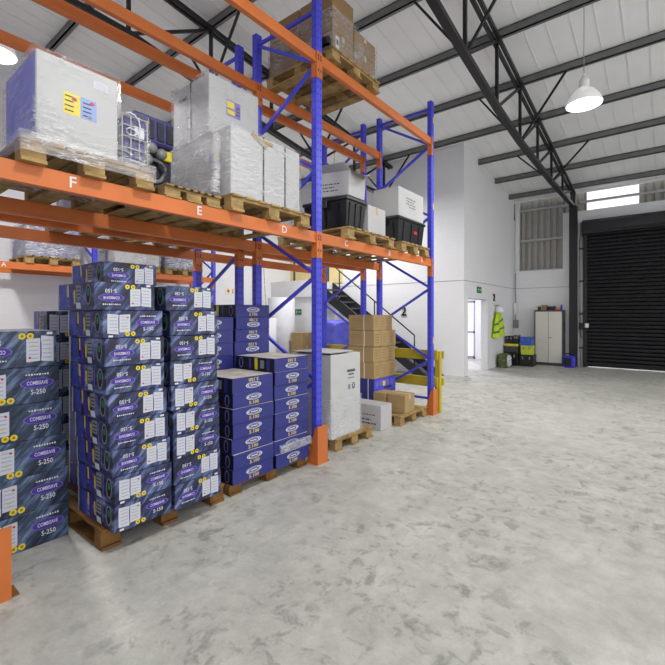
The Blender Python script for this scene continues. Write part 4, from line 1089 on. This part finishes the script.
toolbox(-3.53, 13.82, .361, .33, .3, .28, LIME, LIME, 'lime yellow box on the black floor toolbox')
toolbox(-3.56, 13.82, .642, .34, .3, .26, BLUEPL, BLUEPL, 'blue box on top of the lime yellow box')
bg = MB().wrapbox(-3.98, -3.72, 13.0, 13.5, 0, .42, amp=.03, step=.06, seed=17, round_=.08).build('tool_bag', CAMO, at=(-3.85, 13.25, 0)); tag(bg, 'olive green tool bag on the floor under the hi-vis vest', 'bag')
MB().tube([(-3.7+.01*math.sin(k), 13.18+.15*math.cos(k*PI/8), .2+.15*math.sin(k*PI/8)) for k in range(16)], .03, 8, closed=True).tube([(-3.68, 13.18+.09*math.cos(k*PI/8), .2+.09*math.sin(k*PI/8)) for k in range(16)], .025, 8, closed=True).build('coil', WHITEI, bg)
# vest and helmet
vs = empty('hivis_vest', (XO+.08, 13.15, 1.3), 'lime hi-vis vest hanging on the side wall below the white helmet', 'vest')
mb = MB(); N = 16; H = 10
def vpt(i, k, back):
    f = i/N; g = k/H; w = .34+.26*(1-g); y = 13.14+(f-.5)*2*w*(1 if g < .8 else .8) + .06*(1-g)
    z = .93+.72*g - .05*math.sin(f*PI*2)*(1-g); x = XO+.001+(0 if back else .05+.03*math.sin(f*PI*6+g*2)*(1.2-g)+.03*math.sin(f*PI))
    return (x, y, z)
for bk in (False, True):
    g = [[mb.bm.verts.new(vpt(i, k, bk)) for i in range(N+1)] for k in range(H+1)]
    for k in range(H):
        for i in range(N):
            q = (g[k][i], g[k][i+1], g[k+1][i+1], g[k+1][i]); f = mb.bm.faces.new(q if not bk else q[::-1]); f.smooth = True
mb.build('vest_cloth', HIVIS, vs)
mb = MB()
for k0, sl_ in ((1.5, 1.6), (4.6, 2.2)):
    for i in range(N):
        a = [V(vpt(i, k0+sl_*i/N, 0)), V(vpt(i+1, k0+sl_*(i+1)/N, 0)), V(vpt(i+1, k0+.9+sl_*(i+1)/N, 0)), V(vpt(i, k0+.9+sl_*i/N, 0))]
        mb.face([p+V((.004, 0, 0)) for p in a])
mb.build('reflective_tape', REFL, vs)
hm = empty('hard_hat', (XO+.14, 12.98, 1.63), 'white hard hat hanging on the wall above the hi-vis vest', 'helmet')
MB().lathe([(.0, .17), (.06, .16), (.1, .125), (.125, .07), (.13, 0), (.12, 0)], (XO+.14, 12.98, 1.68), 20).build('shell', WHITE, hm)
MB().lathe([(.13, -.005), (.165, -.012), (.165, -.004), (.13, .008)], (XO+.15, 12.98, 1.68), 20).build('brim', WHITE, hm)
MB().tube([(XO, 12.98, 1.88), (XO+.1, 12.98, 1.87), (XO+.12, 12.98, 1.86)], .012).build('peg', DGREY, hm)
eb = empty('distribution_box', (-3.98, YB-.06, 1.5), 'grey electric boxes and conduit in the corner above the tool bag', 'electric box')
MB().box(-4.03, -3.93, YB-.14, YB, 1.6, 2.0, bev=.008).build('box', WHITE, eb)
MB().box(-4.03, -3.9, YB-.1, YB, 1.15, 1.42, bev=.008).build('isolator', GREYP, eb)
MB().tube([(-3.99, YB-.04, 2.0), (-3.99, YB-.04, 3.0)], .014).tube([(-3.99, YB-.04, 1.42), (-3.99, YB-.04, 1.6)], .014).build('conduit', GREYP, eb)

# ------------------------------------------------------------------ camera, light
cam = bpy.data.cameras.new('camera'); co_ = bpy.data.objects.new('camera', cam); COL.objects.link(co_)
co_.location = (0, 0, 1.6); co_.rotation_euler = (PI/2, 0, math.radians(38.52))
cam.sensor_width = 36; cam.lens = 419/665*36; cam.shift_y = -18/665; cam.clip_start = .05
SC.camera = co_
w = bpy.data.worlds.new('sky'); SC.world = w; w.use_nodes = True
bg_ = w.node_tree.nodes['Background']; bg_.inputs[0].default_value = (0.96, 0.97, 1.0, 1); bg_.inputs[1].default_value = 1.2
SC.view_settings.view_transform = 'Standard'; SC.view_settings.look = 'None'; SC.view_settings.gamma = 1.0
SC.view_settings.exposure = 0.5
SC.cycles.max_bounces = 8; SC.cycles.transparent_max_bounces = 12; SC.cycles.use_denoising = True
